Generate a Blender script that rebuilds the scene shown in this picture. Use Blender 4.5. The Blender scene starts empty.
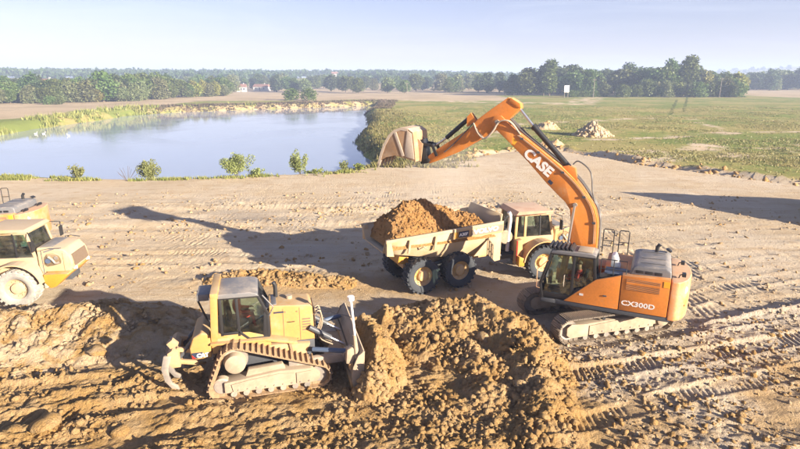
import bpy, bmesh, math, random
import numpy as np
from mathutils import Vector, Matrix
random.seed(7); RNG = np.random.default_rng(7)
R = math.radians
SC = bpy.context.scene
COL = SC.collection
# ------------------------------------------------------------------ camera, sky, sun, exposure
CAM_H, PITCH = 9.2, 15.27
cd = bpy.data.cameras.new('camera'); cam = bpy.data.objects.new('camera', cd); COL.objects.link(cam)
cd.sensor_width = 36; cd.lens = 24.0; cd.clip_start = 0.1; cd.clip_end = 20000
cam.location = (0, 0, CAM_H); cam.rotation_euler = (R(90 - PITCH), 0, 0)
SC.camera = cam
SUN_EL = 15.7
HAZE = 0.00064
SHADOW_AZ = 144.2                                   # direction in which shadows fall, from +X
sx, sy = -math.cos(R(SHADOW_AZ)), -math.sin(R(SHADOW_AZ))      # horizontal direction to the sun
w = bpy.data.worlds.new('World'); SC.world = w; w.use_nodes = True
nt = w.node_tree; nt.nodes.clear()
sky = nt.nodes.new('ShaderNodeTexSky'); sky.sky_type = 'NISHITA'; sky.sun_disc = False
sky.sun_elevation = R(SUN_EL); sky.sun_rotation = math.atan2(sx, sy)
sky.air_density = 1.0; sky.dust_density = 0.5; sky.ozone_density = 2.2
bg = nt.nodes.new('ShaderNodeBackground'); bg.inputs['Strength'].default_value = 0.05
wo = nt.nodes.new('ShaderNodeOutputWorld')
wb = nt.nodes.new('ShaderNodeMix'); wb.data_type = 'RGBA'; wb.blend_type = 'MULTIPLY'; wb.inputs[0].default_value = 1.0; wb.inputs[7].default_value = (0.93, 0.75, 0.93, 1)   # white balance of the whole sky
nt.links.new(sky.outputs[0], wb.inputs[6]); 
tc = nt.nodes.new('ShaderNodeTexCoord'); mpw = nt.nodes.new('ShaderNodeMapping'); mpw.inputs['Scale'].default_value = (1.6, 1.6, 15.0); mpw.inputs['Rotation'].default_value = (0.05, 0.04, 0)
nw = nt.nodes.new('ShaderNodeTexNoise'); nw.inputs['Scale'].default_value = 1.7; nw.inputs['Detail'].default_value = 6; nw.inputs['Roughness'].default_value = 0.6; nw.inputs['Distortion'].default_value = 0.8
rw = nt.nodes.new('ShaderNodeMapRange'); rw.inputs['From Min'].default_value = 0.48; rw.inputs['From Max'].default_value = 0.75; rw.inputs['To Max'].default_value = 0.16      # thin streaks of high cloud
cw_ = nt.nodes.new('ShaderNodeMix'); cw_.data_type = 'RGBA'; cw_.inputs[7].default_value = (7.5, 7.6, 7.9, 1)
nt.links.new(tc.outputs['Generated'], mpw.inputs[0]); nt.links.new(mpw.outputs[0], nw.inputs['Vector']); nt.links.new(nw.outputs['Fac'], rw.inputs['Value']); nt.links.new(rw.outputs[0], cw_.inputs[0])
nt.links.new(wb.outputs[2], cw_.inputs[6]); nt.links.new(cw_.outputs[2], bg.inputs[0]); nt.links.new(bg.outputs[0], wo.inputs[0])
sl = bpy.data.lights.new('sun', 'SUN'); sl.energy = 5.0; sl.angle = R(0.55); sl.color = (1.0, 0.87, 0.70)
so = bpy.data.objects.new('sun', sl); COL.objects.link(so); so.location = (60, -40, 40)
d = Vector((-sx * math.cos(R(SUN_EL)), -sy * math.cos(R(SUN_EL)), -math.sin(R(SUN_EL))))
so.rotation_euler = d.to_track_quat('-Z', 'Y').to_euler()
vs = SC.view_settings; vs.view_transform = 'Standard'; vs.look = 'None'; vs.gamma = 1.0; vs.use_curve_mapping = False
vs.exposure = 1.82
SC.cycles.use_denoising = True; SC.cycles.max_bounces = 8; SC.cycles.volume_bounces = 1
SC.cycles.transparent_max_bounces = 12

# ------------------------------------------------------------------ mesh helpers
def link(o, parent=None):
    COL.objects.link(o)
    if parent is not None: o.parent = parent
    return o
def tag(o, label=None, cat=None, group=None, kind=None):
    if label: o['label'] = label
    if cat: o['category'] = cat
    if group: o['group'] = group
    if kind: o['kind'] = kind
    return o
def empty(name, loc, rz=0.0):
    o = bpy.data.objects.new(name, None); o.location = loc; o.rotation_euler = (0, 0, rz); o.empty_display_size = 0.3
    return link(o)
def fast_mesh(name, V, F):
    """V (n,3) array, F (m,k) int array of equal-size faces"""
    V = np.asarray(V, np.float32); F = np.asarray(F, np.int32)
    me = bpy.data.meshes.new(name); k = F.shape[1]; m = F.shape[0]
    me.vertices.add(len(V)); me.vertices.foreach_set('co', V.ravel())
    me.loops.add(m * k); me.loops.foreach_set('vertex_index', F.ravel())
    me.polygons.add(m); me.polygons.foreach_set('loop_start', np.arange(0, m * k, k, dtype=np.int32))
    me.polygons.foreach_set('loop_total', np.full(m, k, np.int32))
    me.update(calc_edges=True)
    return me
def smooth_all(me):
    me.polygons.foreach_set('use_smooth', np.ones(len(me.polygons), bool)); me.update()
def attr(me, name, vals):
    a = me.attributes.new(name, 'FLOAT', 'POINT'); a.data.foreach_set('value', np.asarray(vals, np.float32).ravel())

class MB:
    def __init__(s, xf=None): s.v = []; s.f = []; s.xf = xf
    def add(s, vs_, fs_):
        b = len(s.v); s.v += [tuple(p) for p in vs_]; s.f += [tuple(b + i for i in q) for q in fs_]; return s
    def hexa(s, p):     # 8 points: bottom ring 0-3, top ring 4-7
        return s.add(p, [(3, 2, 1, 0), (4, 5, 6, 7), (0, 1, 5, 4), (1, 2, 6, 5), (2, 3, 7, 6), (3, 0, 4, 7)])
    def box(s, x0, x1, y0, y1, z0, z1):
        return s.hexa([(x0, y0, z0), (x1, y0, z0), (x1, y1, z0), (x0, y1, z0), (x0, y0, z1), (x1, y0, z1), (x1, y1, z1), (x0, y1, z1)])
    def prism(s, pr, y0, y1):       # profile in x,z extruded along y
        n = len(pr)
        return s.add([(x, y0, z) for x, z in pr] + [(x, y1, z) for x, z in pr],
                     [tuple(range(n)), tuple(range(2 * n - 1, n - 1, -1))] + [(i, (i + 1) % n, n + (i + 1) % n, n + i) for i in range(n)])
    def prism_z(s, pr, z0, z1):
        n = len(pr)
        return s.add([(x, y, z0) for x, y in pr] + [(x, y, z1) for x, y in pr],
                     [tuple(range(n)), tuple(range(2 * n - 1, n - 1, -1))] + [(i, (i + 1) % n, n + (i + 1) % n, n + i) for i in range(n)])
    def prism_x(s, pr, x0, x1):     # profile in y,z
        n = len(pr)
        return s.add([(x0, y, z) for y, z in pr] + [(x1, y, z) for y, z in pr],
                     [tuple(range(n)), tuple(range(2 * n - 1, n - 1, -1))] + [(i, (i + 1) % n, n + (i + 1) % n, n + i) for i in range(n)])
    def strip(s, line, t, y0, y1):  # thick open curve in x,z extruded along y
        L = [Vector((a, b)) for a, b in line]; out = []; inn = []
        for i, p in enumerate(L):
            q = (L[min(i + 1, len(L) - 1)] - L[max(i - 1, 0)]).normalized(); nn = Vector((-q.y, q.x))
            out.append(tuple(p)); inn.append(tuple(p + nn * t))
        n = len(L)
        for i in range(n - 1):
            a, b, c, d_ = out[i], out[i + 1], inn[i + 1], inn[i]
            s.prism([a, b, c, d_], y0, y1)
        return s
    def cyl(s, p0, p1, r0, r1=None, n=14):
        r1 = r0 if r1 is None else r1
        p0, p1 = Vector(p0), Vector(p1); ax = (p1 - p0).normalized()
        u = ax.orthogonal().normalized(); v_ = ax.cross(u)
        a = [2 * math.pi * i / n for i in range(n)]
        P = [p0 + r0 * (u * math.cos(t) + v_ * math.sin(t)) for t in a] + [p1 + r1 * (u * math.cos(t) + v_ * math.sin(t)) for t in a]
        return s.add(P, [tuple(range(n - 1, -1, -1)), tuple(range(n, 2 * n))] + [(i, (i + 1) % n, n + (i + 1) % n, n + i) for i in range(n)])
    def tube(s, path, r, n=8, res=0):
        P = [Vector(p) for p in path]
        if res:
            Q = []
            for i in range(len(P) - 1):
                a, b, c, d_ = P[max(i - 1, 0)], P[i], P[i + 1], P[min(i + 2, len(P) - 1)]
                for k in range(res):
                    t = k / res
                    Q.append(0.5 * ((2 * b) + (c - a) * t + (2 * a - 5 * b + 4 * c - d_) * t * t + (3 * b - a - 3 * c + d_) * t ** 3))
            P = Q + [P[-1]]
        ref = Vector((0.13, 0.21, 0.97)); rings = []
        for i, p in enumerate(P):
            ax = (P[min(i + 1, len(P) - 1)] - P[max(i - 1, 0)]).normalized()
            u = ref.cross(ax).normalized(); v_ = ax.cross(u)
            rings.append([p + r * (u * math.cos(2 * math.pi * k / n) + v_ * math.sin(2 * math.pi * k / n)) for k in range(n)])
        vs_ = [q for g in rings for q in g]; fs_ = []
        for i in range(len(P) - 1):
            for k in range(n): fs_.append((i * n + k, i * n + (k + 1) % n, (i + 1) * n + (k + 1) % n, (i + 1) * n + k))
        fs_ += [tuple(range(n - 1, -1, -1)), tuple(range((len(P) - 1) * n, len(P) * n))]
        return s.add(vs_, fs_)
    def bar(s, p0, p1, wx, wy):     # rectangular bar between two points
        p0, p1 = Vector(p0), Vector(p1); ax = (p1 - p0).normalized()
        u = Vector((0, 1, 0)) if abs(ax.y) < 0.9 else Vector((1, 0, 0))
        u = (u - ax * u.dot(ax)).normalized(); v_ = ax.cross(u)
        c = [(-1, -1), (1, -1), (1, 1), (-1, 1)]
        return s.hexa([p0 + u * wy / 2 * a + v_ * wx / 2 * b for a, b in c] + [p1 + u * wy / 2 * a + v_ * wx / 2 * b for a, b in c])
    def lathe_y(s, prof, cx=0, cz=0, n=32):   # profile of (r, y) around an axis along y
        P = []; m = len(prof)
        for k in range(n):
            t = 2 * math.pi * k / n
            for r, y in prof: P.append((cx + r * math.cos(t), y, cz + r * math.sin(t)))
        F = []
        for k in range(n):
            k2 = (k + 1) % n
            for i in range(m - 1): F.append((k * m + i, k * m + i + 1, k2 * m + i + 1, k2 * m + i))
        return s.add(P, F)
    def mesh(s, name, bevel=0.0, seg=2, ang=35):
        me = bpy.data.meshes.new(name)
        V = s.v if s.xf is None else [tuple(s.xf @ Vector(p)) for p in s.v]
        me.from_pydata(V, [], s.f)
        bm = bmesh.new(); bm.from_mesh(me)
        bmesh.ops.recalc_face_normals(bm, faces=bm.faces)
        if bevel > 0:
            es = [e for e in bm.edges if len(e.link_faces) == 2 and e.calc_face_angle(0) > R(25)]
            bmesh.ops.bevel(bm, geom=es, offset=bevel, offset_type='OFFSET', segments=seg, profile=0.6, affect='EDGES', clamp_overlap=True)
        bm.to_mesh(me); bm.free()
        smooth_all(me); me.set_sharp_from_angle(angle=R(ang))
        return me
    def build(s, name, mat, parent=None, bevel=0.0, seg=2, ang=35):
        me = s.mesh(name, bevel, seg, ang); me.materials.append(mat)
        return link(bpy.data.objects.new(name, me), parent)
def put(me, name, parent, loc=(0, 0, 0), rot=(0, 0, 0)):
    o = bpy.data.objects.new(name, me); o.location = loc; o.rotation_euler = rot
    return link(o, parent)
def lettering(text, size, org, r, u, mat, parent, name='lettering', offset=0.0, sx_=1.0):
    c = bpy.data.curves.new(name, 'FONT'); c.body = text; c.size = size; c.extrude = 0.004; c.offset = offset; c.resolution_u = 3
    t = bpy.data.objects.new(name, c); COL.objects.link(t)
    bpy.context.view_layer.update()
    me = bpy.data.meshes.new_from_object(t); bpy.data.objects.remove(t)
    r = Vector(r).normalized(); u = Vector(u).normalized(); n = r.cross(u)
    M = Matrix(((r.x * sx_, u.x, n.x, org[0]), (r.y * sx_, u.y, n.y, org[1]), (r.z * sx_, u.z, n.z, org[2]), (0, 0, 0, 1)))
    me.transform(M); me.materials.clear(); me.materials.append(mat)
    return link(bpy.data.objects.new(name, me), parent)

# ------------------------------------------------------------------ materials
def M_new(name):
    m = bpy.data.materials.new(name); m.use_nodes = True; n = m.node_tree.nodes; n.clear()
    out = n.new('ShaderNodeOutputMaterial'); b = n.new('ShaderNodeBsdfPrincipled')
    m.node_tree.links.new(b.outputs[0], out.inputs[0])
    return m, m.node_tree, b, out
def N(t, kind, **kw):
    n = t.nodes.new(kind)
    for k, v in kw.items():
        if hasattr(n, k) and not k[0].isupper(): setattr(n, k, v)
        else: n.inputs[k.replace('_', ' ')].default_value = v
    return n
def noise(t, co, scale, detail=4, rough=0.55, dist=0.0):
    n = t.nodes.new('ShaderNodeTexNoise'); n.inputs['Scale'].default_value = scale; n.inputs['Detail'].default_value = detail
    n.inputs['Roughness'].default_value = rough; n.inputs['Distortion'].default_value = dist
    t.links.new(co, n.inputs['Vector']); return n.outputs['Fac']
def ramp(t, fac, a, b):       # smooth remap a..b -> 0..1
    n = t.nodes.new('ShaderNodeMapRange'); n.interpolation_type = 'SMOOTHSTEP'
    n.inputs['From Min'].default_value = a; n.inputs['From Max'].default_value = b
    t.links.new(fac, n.inputs['Value']); return n.outputs['Result']
def mix(t, fac, a, b):
    n = t.nodes.new('ShaderNodeMix'); n.data_type = 'RGBA'
    for sock, v in ((n.inputs['Factor'], fac), (n.inputs[6], a), (n.inputs[7], b)):
        if isinstance(v, bpy.types.NodeSocket): t.links.new(v, sock)
        elif isinstance(v, (int, float)): sock.default_value = v
        else: sock.default_value = (*v, 1)
    return n.outputs[2]
def math_(t, op, a, b=0.0):
    n = t.nodes.new('ShaderNodeMath'); n.operation = op
    for i, v in enumerate((a, b)):
        if isinstance(v, bpy.types.NodeSocket): t.links.new(v, n.inputs[i])
        else: n.inputs[i].default_value = v
    return n.outputs[0]
def coords(t, kind='Object'):
    return t.nodes.new('ShaderNodeTexCoord').outputs[kind]
def bump(t, h, b, strength, dist):
    n = t.nodes.new('ShaderNodeBump'); n.inputs['Strength'].default_value = strength; n.inputs['Distance'].default_value = dist
    t.links.new(h, n.inputs['Height']); t.links.new(n.outputs[0], b.inputs['Normal'])
DUST = (0.56, 0.44, 0.31)
def paint(name, col, rough=0.42, dust=0.35, metal=0.0, dcol=DUST, spec=0.5):
    """painted or bare metal with patchy dried dust, heavier on faces that look up"""
    m, t, b, _ = M_new(name); co = coords(t)
    geo = t.nodes.new('ShaderNodeNewGeometry'); sep = t.nodes.new('ShaderNodeSeparateXYZ'); t.links.new(geo.outputs['Normal'], sep.inputs[0])
    up = ramp(t, sep.outputs['Z'], 0.1, 1.0)
    f = noise(t, co, 1.7, 5, 0.65); f2 = noise(t, co, 14, 4, 0.7)
    s = math_(t, 'ADD', math_(t, 'MULTIPLY', f, 0.8), math_(t, 'MULTIPLY', f2, 0.45))
    s = math_(t, 'ADD', s, math_(t, 'MULTIPLY', up, 0.22))
    k = ramp(t, s, 0.98 - dust * 0.75, 1.18 - dust * 0.35)
    k = math_(t, 'MULTIPLY', k, min(1.0, 0.35 + dust))
    c2 = tuple(x * 0.86 for x in col)
    base = mix(t, ramp(t, f2, 0.35, 0.7), col, c2)
    sc = noise(t, co, 5.5, 6, 0.8, 1.5); base = mix(t, math_(t, 'MULTIPLY', ramp(t, sc, 0.60, 0.68), 0.45), base, tuple(x * 0.45 + 0.02 for x in col))
    t.links.new(mix(t, k, base, dcol), b.inputs['Base Color'])
    r = math_(t, 'ADD', math_(t, 'MULTIPLY', k, 0.45), rough)
    t.links.new(r, b.inputs['Roughness']); b.inputs['Metallic'].default_value = metal
    b.inputs['Specular IOR Level'].default_value = spec
    bump(t, f2, b, 0.12, 0.01)
    return m
def flat(name, col, rough=0.6, metal=0.0):
    m, t, b, _ = M_new(name); co = coords(t); f = noise(t, co, 9, 4)
    t.links.new(mix(t, f, tuple(x * 0.85 for x in col), tuple(min(1, x * 1.12) for x in col)), b.inputs['Base Color'])
    b.inputs['Roughness'].default_value = rough; b.inputs['Metallic'].default_value = metal
    return m
def glass_mat(name, tint, refl=0.10, film=0.08):
    m, t, b, out = M_new(name); t.nodes.remove(b)
    tr = N(t, 'ShaderNodeBsdfTransparent'); tr.inputs[0].default_value = (*tint, 1)
    gl = N(t, 'ShaderNodeBsdfGlossy'); gl.inputs['Roughness'].default_value = 0.03
    df = N(t, 'ShaderNodeBsdfDiffuse'); df.inputs[0].default_value = (0.5, 0.47, 0.4, 1)
    fr = N(t, 'ShaderNodeFresnel'); fr.inputs[0].default_value = 1.5
    a = N(t, 'ShaderNodeMixShader'); c = N(t, 'ShaderNodeMixShader')
    co = coords(t); f = math_(t, 'MULTIPLY', ramp(t, noise(t, co, 2.5, 4), 0.3, 0.8), film * 2)
    t.links.new(f, c.inputs[0]); t.links.new(tr.outputs[0], c.inputs[1]); t.links.new(df.outputs[0], c.inputs[2])
    t.links.new(math_(t, 'ADD', fr.outputs[0], refl), a.inputs[0])
    t.links.new(c.outputs[0], a.inputs[1]); t.links.new(gl.outputs[0], a.inputs[2]); t.links.new(a.outputs[0], out.inputs[0])
    return m
def leaf_mat(name, c1, c2, trans=0.35):
    m, t, b, out = M_new(name); co = coords(t)
    oi = t.nodes.new('ShaderNodeObjectInfo')
    f = noise(t, co, 0.5, 3); f2 = noise(t, co, 6, 2)
    c = mix(t, ramp(t, math_(t, 'ADD', math_(t, 'MULTIPLY', f, 0.6), math_(t, 'MULTIPLY', f2, 0.4)), 0.3, 0.7), c1, c2)
    hs = N(t, 'ShaderNodeHueSaturation'); t.links.new(c, hs.inputs['Color'])
    t.links.new(math_(t, 'ADD', math_(t, 'MULTIPLY', oi.outputs['Random'], 0.06), 0.47), hs.inputs['Hue'])
    t.links.new(math_(t, 'ADD', math_(t, 'MULTIPLY', oi.outputs['Random'], 0.5), 0.75), hs.inputs['Value'])
    t.links.new(hs.outputs[0], b.inputs['Base Color']); b.inputs['Roughness'].default_value = 0.6
    tl = N(t, 'ShaderNodeBsdfTranslucent'); t.links.new(hs.outputs[0], tl.inputs[0])
    ms = N(t, 'ShaderNodeMixShader'); ms.inputs[0].default_value = trans
    t.links.new(b.outputs[0], ms.inputs[1]); t.links.new(tl.outputs[0], ms.inputs[2]); t.links.new(ms.outputs[0], out.inputs[0])
    return m
def soil(name, attrs=True, moist=1.0, lump=1.0, tone=0.0):
    """earth: pale dry and orange fresh-dug soil, grey marl, stubble and meadow by zone"""
    m, t, b, _ = M_new(name); co = coords(t)
    nA = noise(t, co, 0.13, 4, 0.6); nB = noise(t, co, 0.9, 5, 0.65, 0.4); nC = noise(t, co, 6.5, 5, 0.7); nD = noise(t, co, 38, 4, 0.7)
    dry = mix(t, ramp(t, nA, 0.35, 0.65), (0.67, 0.555, 0.40), (0.61, 0.48, 0.31))
    dry = mix(t, ramp(t, nB, 0.48, 0.72), dry, (0.56, 0.41, 0.25))
    dry = mix(t, math_(t, 'MULTIPLY', ramp(t, nC, 0.5, 0.75), 0.45), dry, (0.70, 0.625, 0.50))
    wet = mix(t, ramp(t, nB, 0.35, 0.68), (0.47, 0.29, 0.105), (0.56, 0.39, 0.20))
    wet = mix(t, math_(t, 'MULTIPLY', ramp(t, nC, 0.45, 0.75), 0.6), wet, (0.36, 0.20, 0.08))
    def A(n):
        a = t.nodes.new('ShaderNodeAttribute'); a.attribute_name = n; return a.outputs['Fac']
    if attrs:
        mo = A('moist')
        mo = ramp(t, math_(t, 'ADD', mo, math_(t, 'MULTIPLY', math_(t, 'SUBTRACT', nB, 0.5), 0.9)), 0.15, 0.85)
        mp = t.nodes.new('ShaderNodeMapping'); mp.inputs['Scale'].default_value = (0.22, 1.9, 1.0); mp.inputs['Rotation'].default_value = (0, 0, R(-9)); t.links.new(co, mp.inputs[0])
        stk = noise(t, mp.outputs[0], 1.0, 5, 0.7, 0.3)
        dry = mix(t, math_(t, 'MULTIPLY', ramp(t, stk, 0.5, 0.68), 0.55), dry, (0.51, 0.36, 0.20))
        dry = mix(t, math_(t, 'MULTIPLY', ramp(t, stk, 0.46, 0.3), 0.5), dry, (0.72, 0.64, 0.50))
        base = mix(t, mo, dry, wet)
        gy = math_(t, 'MULTIPLY', ramp(t, math_(t, 'ADD', A('grey'), math_(t, 'SUBTRACT', nC, 0.5)), 0.25, 0.85), 0.55)
        base = mix(t, gy, base, (0.48, 0.435, 0.375))
        fl = mix(t, ramp(t, noise(t, co, 0.05, 4), 0.4, 0.65), (0.54, 0.42, 0.26), (0.44, 0.34, 0.20))
        base = mix(t, A('stubble'), base, fl)
        gN = noise(t, co, 0.045, 5, 0.62, 0.5); gM = noise(t, co, 0.5, 4, 0.7); gS = noise(t, co, 5, 4, 0.7)
        gr = mix(t, ramp(t, math_(t, 'ADD', gN, math_(t, 'MULTIPLY', math_(t, 'SUBTRACT', gM, 0.5), 0.5)), 0.42, 0.58), (0.20, 0.25, 0.05), (0.40, 0.335, 0.12))
        gr = mix(t, math_(t, 'MULTIPLY', ramp(t, gS, 0.4, 0.7), 0.5), gr, (0.235, 0.235, 0.07))
        gf = ramp(t, math_(t, 'ADD', A('grass'), math_(t, 'MULTIPLY', math_(t, 'SUBTRACT', gM, 0.5), 0.8)), 0.3, 0.7)
        base = mix(t, gf, base, gr)
    else:
        base = mix(t, ramp(t, nB, 0.55 + 0.5 * (moist - 0.5), 0.85 + 0.5 * (moist - 0.5)), wet, dry)
    fk = noise(t, co, 21, 5, 0.8)
    base = mix(t, math_(t, 'MULTIPLY', ramp(t, fk, 0.55, 0.72), 0.35 if not attrs else 0.22), base, (0.27, 0.17, 0.09))
    base = mix(t, math_(t, 'MULTIPLY', ramp(t, fk, 0.45, 0.30), 0.35 if not attrs else 0.22), base, (0.64, 0.50, 0.34))
    if tone: base = mix(t, tone, base, (0.42, 0.20, 0.06))
    t.links.new(base, b.inputs['Base Color']); b.inputs['Roughness'].default_value = 0.95
    b.inputs['Specular IOR Level'].default_value = 0.15
    nE = noise(t, co, 15, 4, 0.75)
    h = math_(t, 'ADD', nC, math_(t, 'ADD', math_(t, 'MULTIPLY', nE, 0.6), math_(t, 'MULTIPLY', nD, 0.3)))
    if attrs:       # meadow and far fields have no clods
        h = math_(t, 'MULTIPLY', h, math_(t, 'ADD', math_(t, 'MULTIPLY', A('moist'), 0.35), 0.75))
    bump(t, h, b, 1.0, 0.17 * lump)
    return m

MAT = {}
MAT['ground'] = soil('ground_soil')
MAT['heap'] = soil('fresh_soil', False, 0.95, tone=0.05)
MAT['heap_pale'] = soil('pale_soil', False, 0.15)
MAT['load'] = soil('dug_soil', False, 1.25, tone=0.6)
MAT['orange'] = paint('orange_paint', (0.62, 0.21, 0.035), 0.4, 0.46, dcol=(0.66, 0.40, 0.20))
MAT['orange_worn'] = paint('dusty_orange_paint', (0.58, 0.23, 0.06), 0.5, 0.72, dcol=(0.54, 0.36, 0.23))
MAT['cat'] = paint('yellow_paint', (0.45, 0.255, 0.075), 0.56, 0.58, dcol=(0.46, 0.34, 0.20))
MAT['cat_dusty'] = paint('dusty_yellow_paint', (0.42, 0.25, 0.085), 0.6, 0.85, dcol=(0.44, 0.32, 0.19))
MAT['haul'] = paint('hauler_paint', (0.48, 0.28, 0.09), 0.55, 0.72, dcol=(0.45, 0.33, 0.205))
MAT['haul_pale'] = paint('hauler_pale_paint', (0.44, 0.31, 0.15), 0.6, 0.85, dcol=(0.46, 0.36, 0.245))
MAT['haul_yellow'] = paint('hauler_yellow_paint', (0.52, 0.255, 0.03), 0.45, 0.4)
MAT['rim'] = paint('rim_paint', (0.50, 0.30, 0.07), 0.5, 0.7, dcol=(0.50, 0.38, 0.25))
MAT['cab_paint'] = paint('hauler_cab_paint', (0.48, 0.29, 0.11), 0.5, 0.68, dcol=(0.48, 0.37, 0.255))
MAT['roof_dusty'] = paint('dusty_roof', (0.42, 0.20, 0.12), 0.6, 0.7, dcol=(0.56, 0.40, 0.28))
MAT['black'] = paint('black_metal', (0.022, 0.022, 0.024), 0.45, 0.12, dcol=(0.30, 0.24, 0.18))
MAT['dark'] = paint('dark_grey_metal', (0.07, 0.075, 0.085), 0.5, 0.25, dcol=(0.34, 0.29, 0.24))
MAT['hood'] = paint('grey_hood', (0.17, 0.17, 0.175), 0.45, 0.40, dcol=(0.44, 0.38, 0.31))
MAT['steel'] = paint('dusty_steel', (0.26, 0.235, 0.21), 0.5, 0.65, 0.25, dcol=(0.52, 0.42, 0.31))
MAT['track'] = paint('track_steel', (0.20, 0.165, 0.13), 0.55, 0.5, 0.3, dcol=(0.44, 0.33, 0.22))
MAT['track_d'] = paint('muddy_track_steel', (0.26, 0.18, 0.11), 0.65, 0.6, 0.15, dcol=(0.46, 0.31, 0.17))
MAT['frame_pale'] = paint('dust_covered_frame', (0.27, 0.21, 0.145), 0.85, 0.86, dcol=(0.42, 0.335, 0.235))
MAT['bucket'] = paint('worn_bucket_steel', (0.38, 0.23, 0.12), 0.6, 0.6, 0.1, dcol=(0.50, 0.41, 0.31))
MAT['bucket_pale'] = paint('scuffed_bucket_edge', (0.55, 0.46, 0.36), 0.5, 0.6, 0.1)
MAT['chrome'] = flat('chrome_rod', (0.62, 0.62, 0.63), 0.32, 1.0)
MAT['tyre'] = paint('dusty_tyre', (0.055, 0.06, 0.068), 0.85, 0.30, dcol=(0.42, 0.36, 0.29), spec=0.2)
MAT['tyre_pale'] = paint('pale_dusty_tyre', (0.26, 0.25, 0.235), 0.9, 0.75, dcol=(0.50, 0.45, 0.37), spec=0.2)
MAT['hose'] = flat('rubber_hose', (0.10, 0.095, 0.09), 0.5)
MAT['white'] = flat('white_letters', (0.82, 0.80, 0.76), 0.5)
MAT['silver'] = flat('silver_letters', (0.62, 0.60, 0.58), 0.4)
MAT['badge'] = flat('dark_badge', (0.03, 0.04, 0.07), 0.4)
MAT['navy'] = flat('navy_panel', (0.07, 0.10, 0.16), 0.5)
MAT['stripe'] = flat('grey_stripe', (0.24, 0.19, 0.14), 0.6)
MAT['red'] = flat('red_reflector', (0.62, 0.03, 0.02), 0.35)
MAT['amber'] = flat('amber_strip', (0.85, 0.42, 0.03), 0.4)
MAT['cap_white'] = flat('white_plastic', (0.85, 0.84, 0.80), 0.4)
MAT['mesh'] = flat('grille_mesh', (0.17, 0.12, 0.08), 0.7)
MAT['glass'] = glass_mat('cab_glass', (0.84, 0.92, 0.87), 0.02, 0.03)
MAT['glass_blue'] = glass_mat('bluish_glass', (0.62, 0.84, 0.84), 0.14, 0.06)
MAT['seat'] = flat('black_fabric', (0.03, 0.03, 0.033), 0.9)
MAT['bark'] = flat('bark', (0.12, 0.09, 0.065), 0.9)
MAT['dead'] = flat('dead_twig', (0.22, 0.17, 0.13), 0.9)
MAT['wallw'] = flat('white_render', (0.42, 0.41, 0.38), 0.9)
MAT['rooft'] = flat('red_roof_tile', (0.24, 0.13, 0.095), 0.9)
MAT['pane'] = flat('dark_window', (0.05, 0.06, 0.08), 0.2)
MAT['wood'] = flat('weathered_wood', (0.24, 0.20, 0.16), 0.9)
MAT['rock'] = soil('pale_rubble', False, 0.0)
MAT['swan'] = flat('white_feather', (0.85, 0.85, 0.83), 0.8)
MAT['beak'] = flat('orange_beak', (0.7, 0.25, 0.04), 0.5)
MAT['leaf_mid'] = leaf_mat('mid_green_leaf', (0.065, 0.11, 0.022), (0.15, 0.19, 0.045))
MAT['leaf_dark'] = leaf_mat('dark_green_leaf', (0.038, 0.075, 0.022), (0.085, 0.125, 0.035))
MAT['leaf_pale'] = leaf_mat('pale_willow_leaf', (0.13, 0.165, 0.06), (0.22, 0.24, 0.105))
MAT['leaf_yel'] = leaf_mat('yellow_green_leaf', (0.18, 0.20, 0.04), (0.32, 0.31, 0.07))
MAT['leaf_shrub'] = leaf_mat('young_willow_leaf', (0.22, 0.28, 0.09), (0.38, 0.42, 0.16), 0.4)
MAT['blade'] = leaf_mat('grass_blade', (0.17, 0.20, 0.05), (0.36, 0.30, 0.12), 0.3)
MAT['reed'] = leaf_mat('reed_blade', (0.17, 0.20, 0.04), (0.32, 0.29, 0.09), 0.3)
MAT['scrub'] = leaf_mat('dry_scrub', (0.09, 0.09, 0.04), (0.19, 0.13, 0.085), 0.3)
# ------------------------------------------------------------------ terrain
def _h(ix, iy, s):
    ix = ix.astype(np.int64).astype(np.uint32); iy = iy.astype(np.int64).astype(np.uint32)
    h = ix * np.uint32(374761393) + iy * np.uint32(668265263) + np.uint32((s * 1442695041 + 12345) & 0xffffffff)
    h = (h ^ (h >> np.uint32(13))) * np.uint32(1274126177); h = h ^ (h >> np.uint32(16))
    return h
def pn(x, y, s=0):                       # gradient noise, about -0.7..0.7
    x = np.asarray(x, float); y = np.asarray(y, float)
    x0 = np.floor(x); y0 = np.floor(y); fx = x - x0; fy = y - y0
    def g(i, j):
        a = (_h(x0 + i, y0 + j, s) & np.uint32(1023)) * (2 * np.pi / 1024)
        return np.cos(a) * (fx - i) + np.sin(a) * (fy - j)
    u = fx * fx * fx * (fx * (fx * 6 - 15) + 10); v = fy * fy * fy * (fy * (fy * 6 - 15) + 10)
    a = g(0, 0) + u * (g(1, 0) - g(0, 0)); b = g(0, 1) + u * (g(1, 1) - g(0, 1))
    return a + v * (b - a)
def fbm(x, y, sc, o=4, s=0, gain=0.5):
    r = 0; a = 1.0
    for k in range(o): r = r + a * pn(x * sc, y * sc, s + k * 17); sc *= 2.03; a *= gain
    return r
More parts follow.
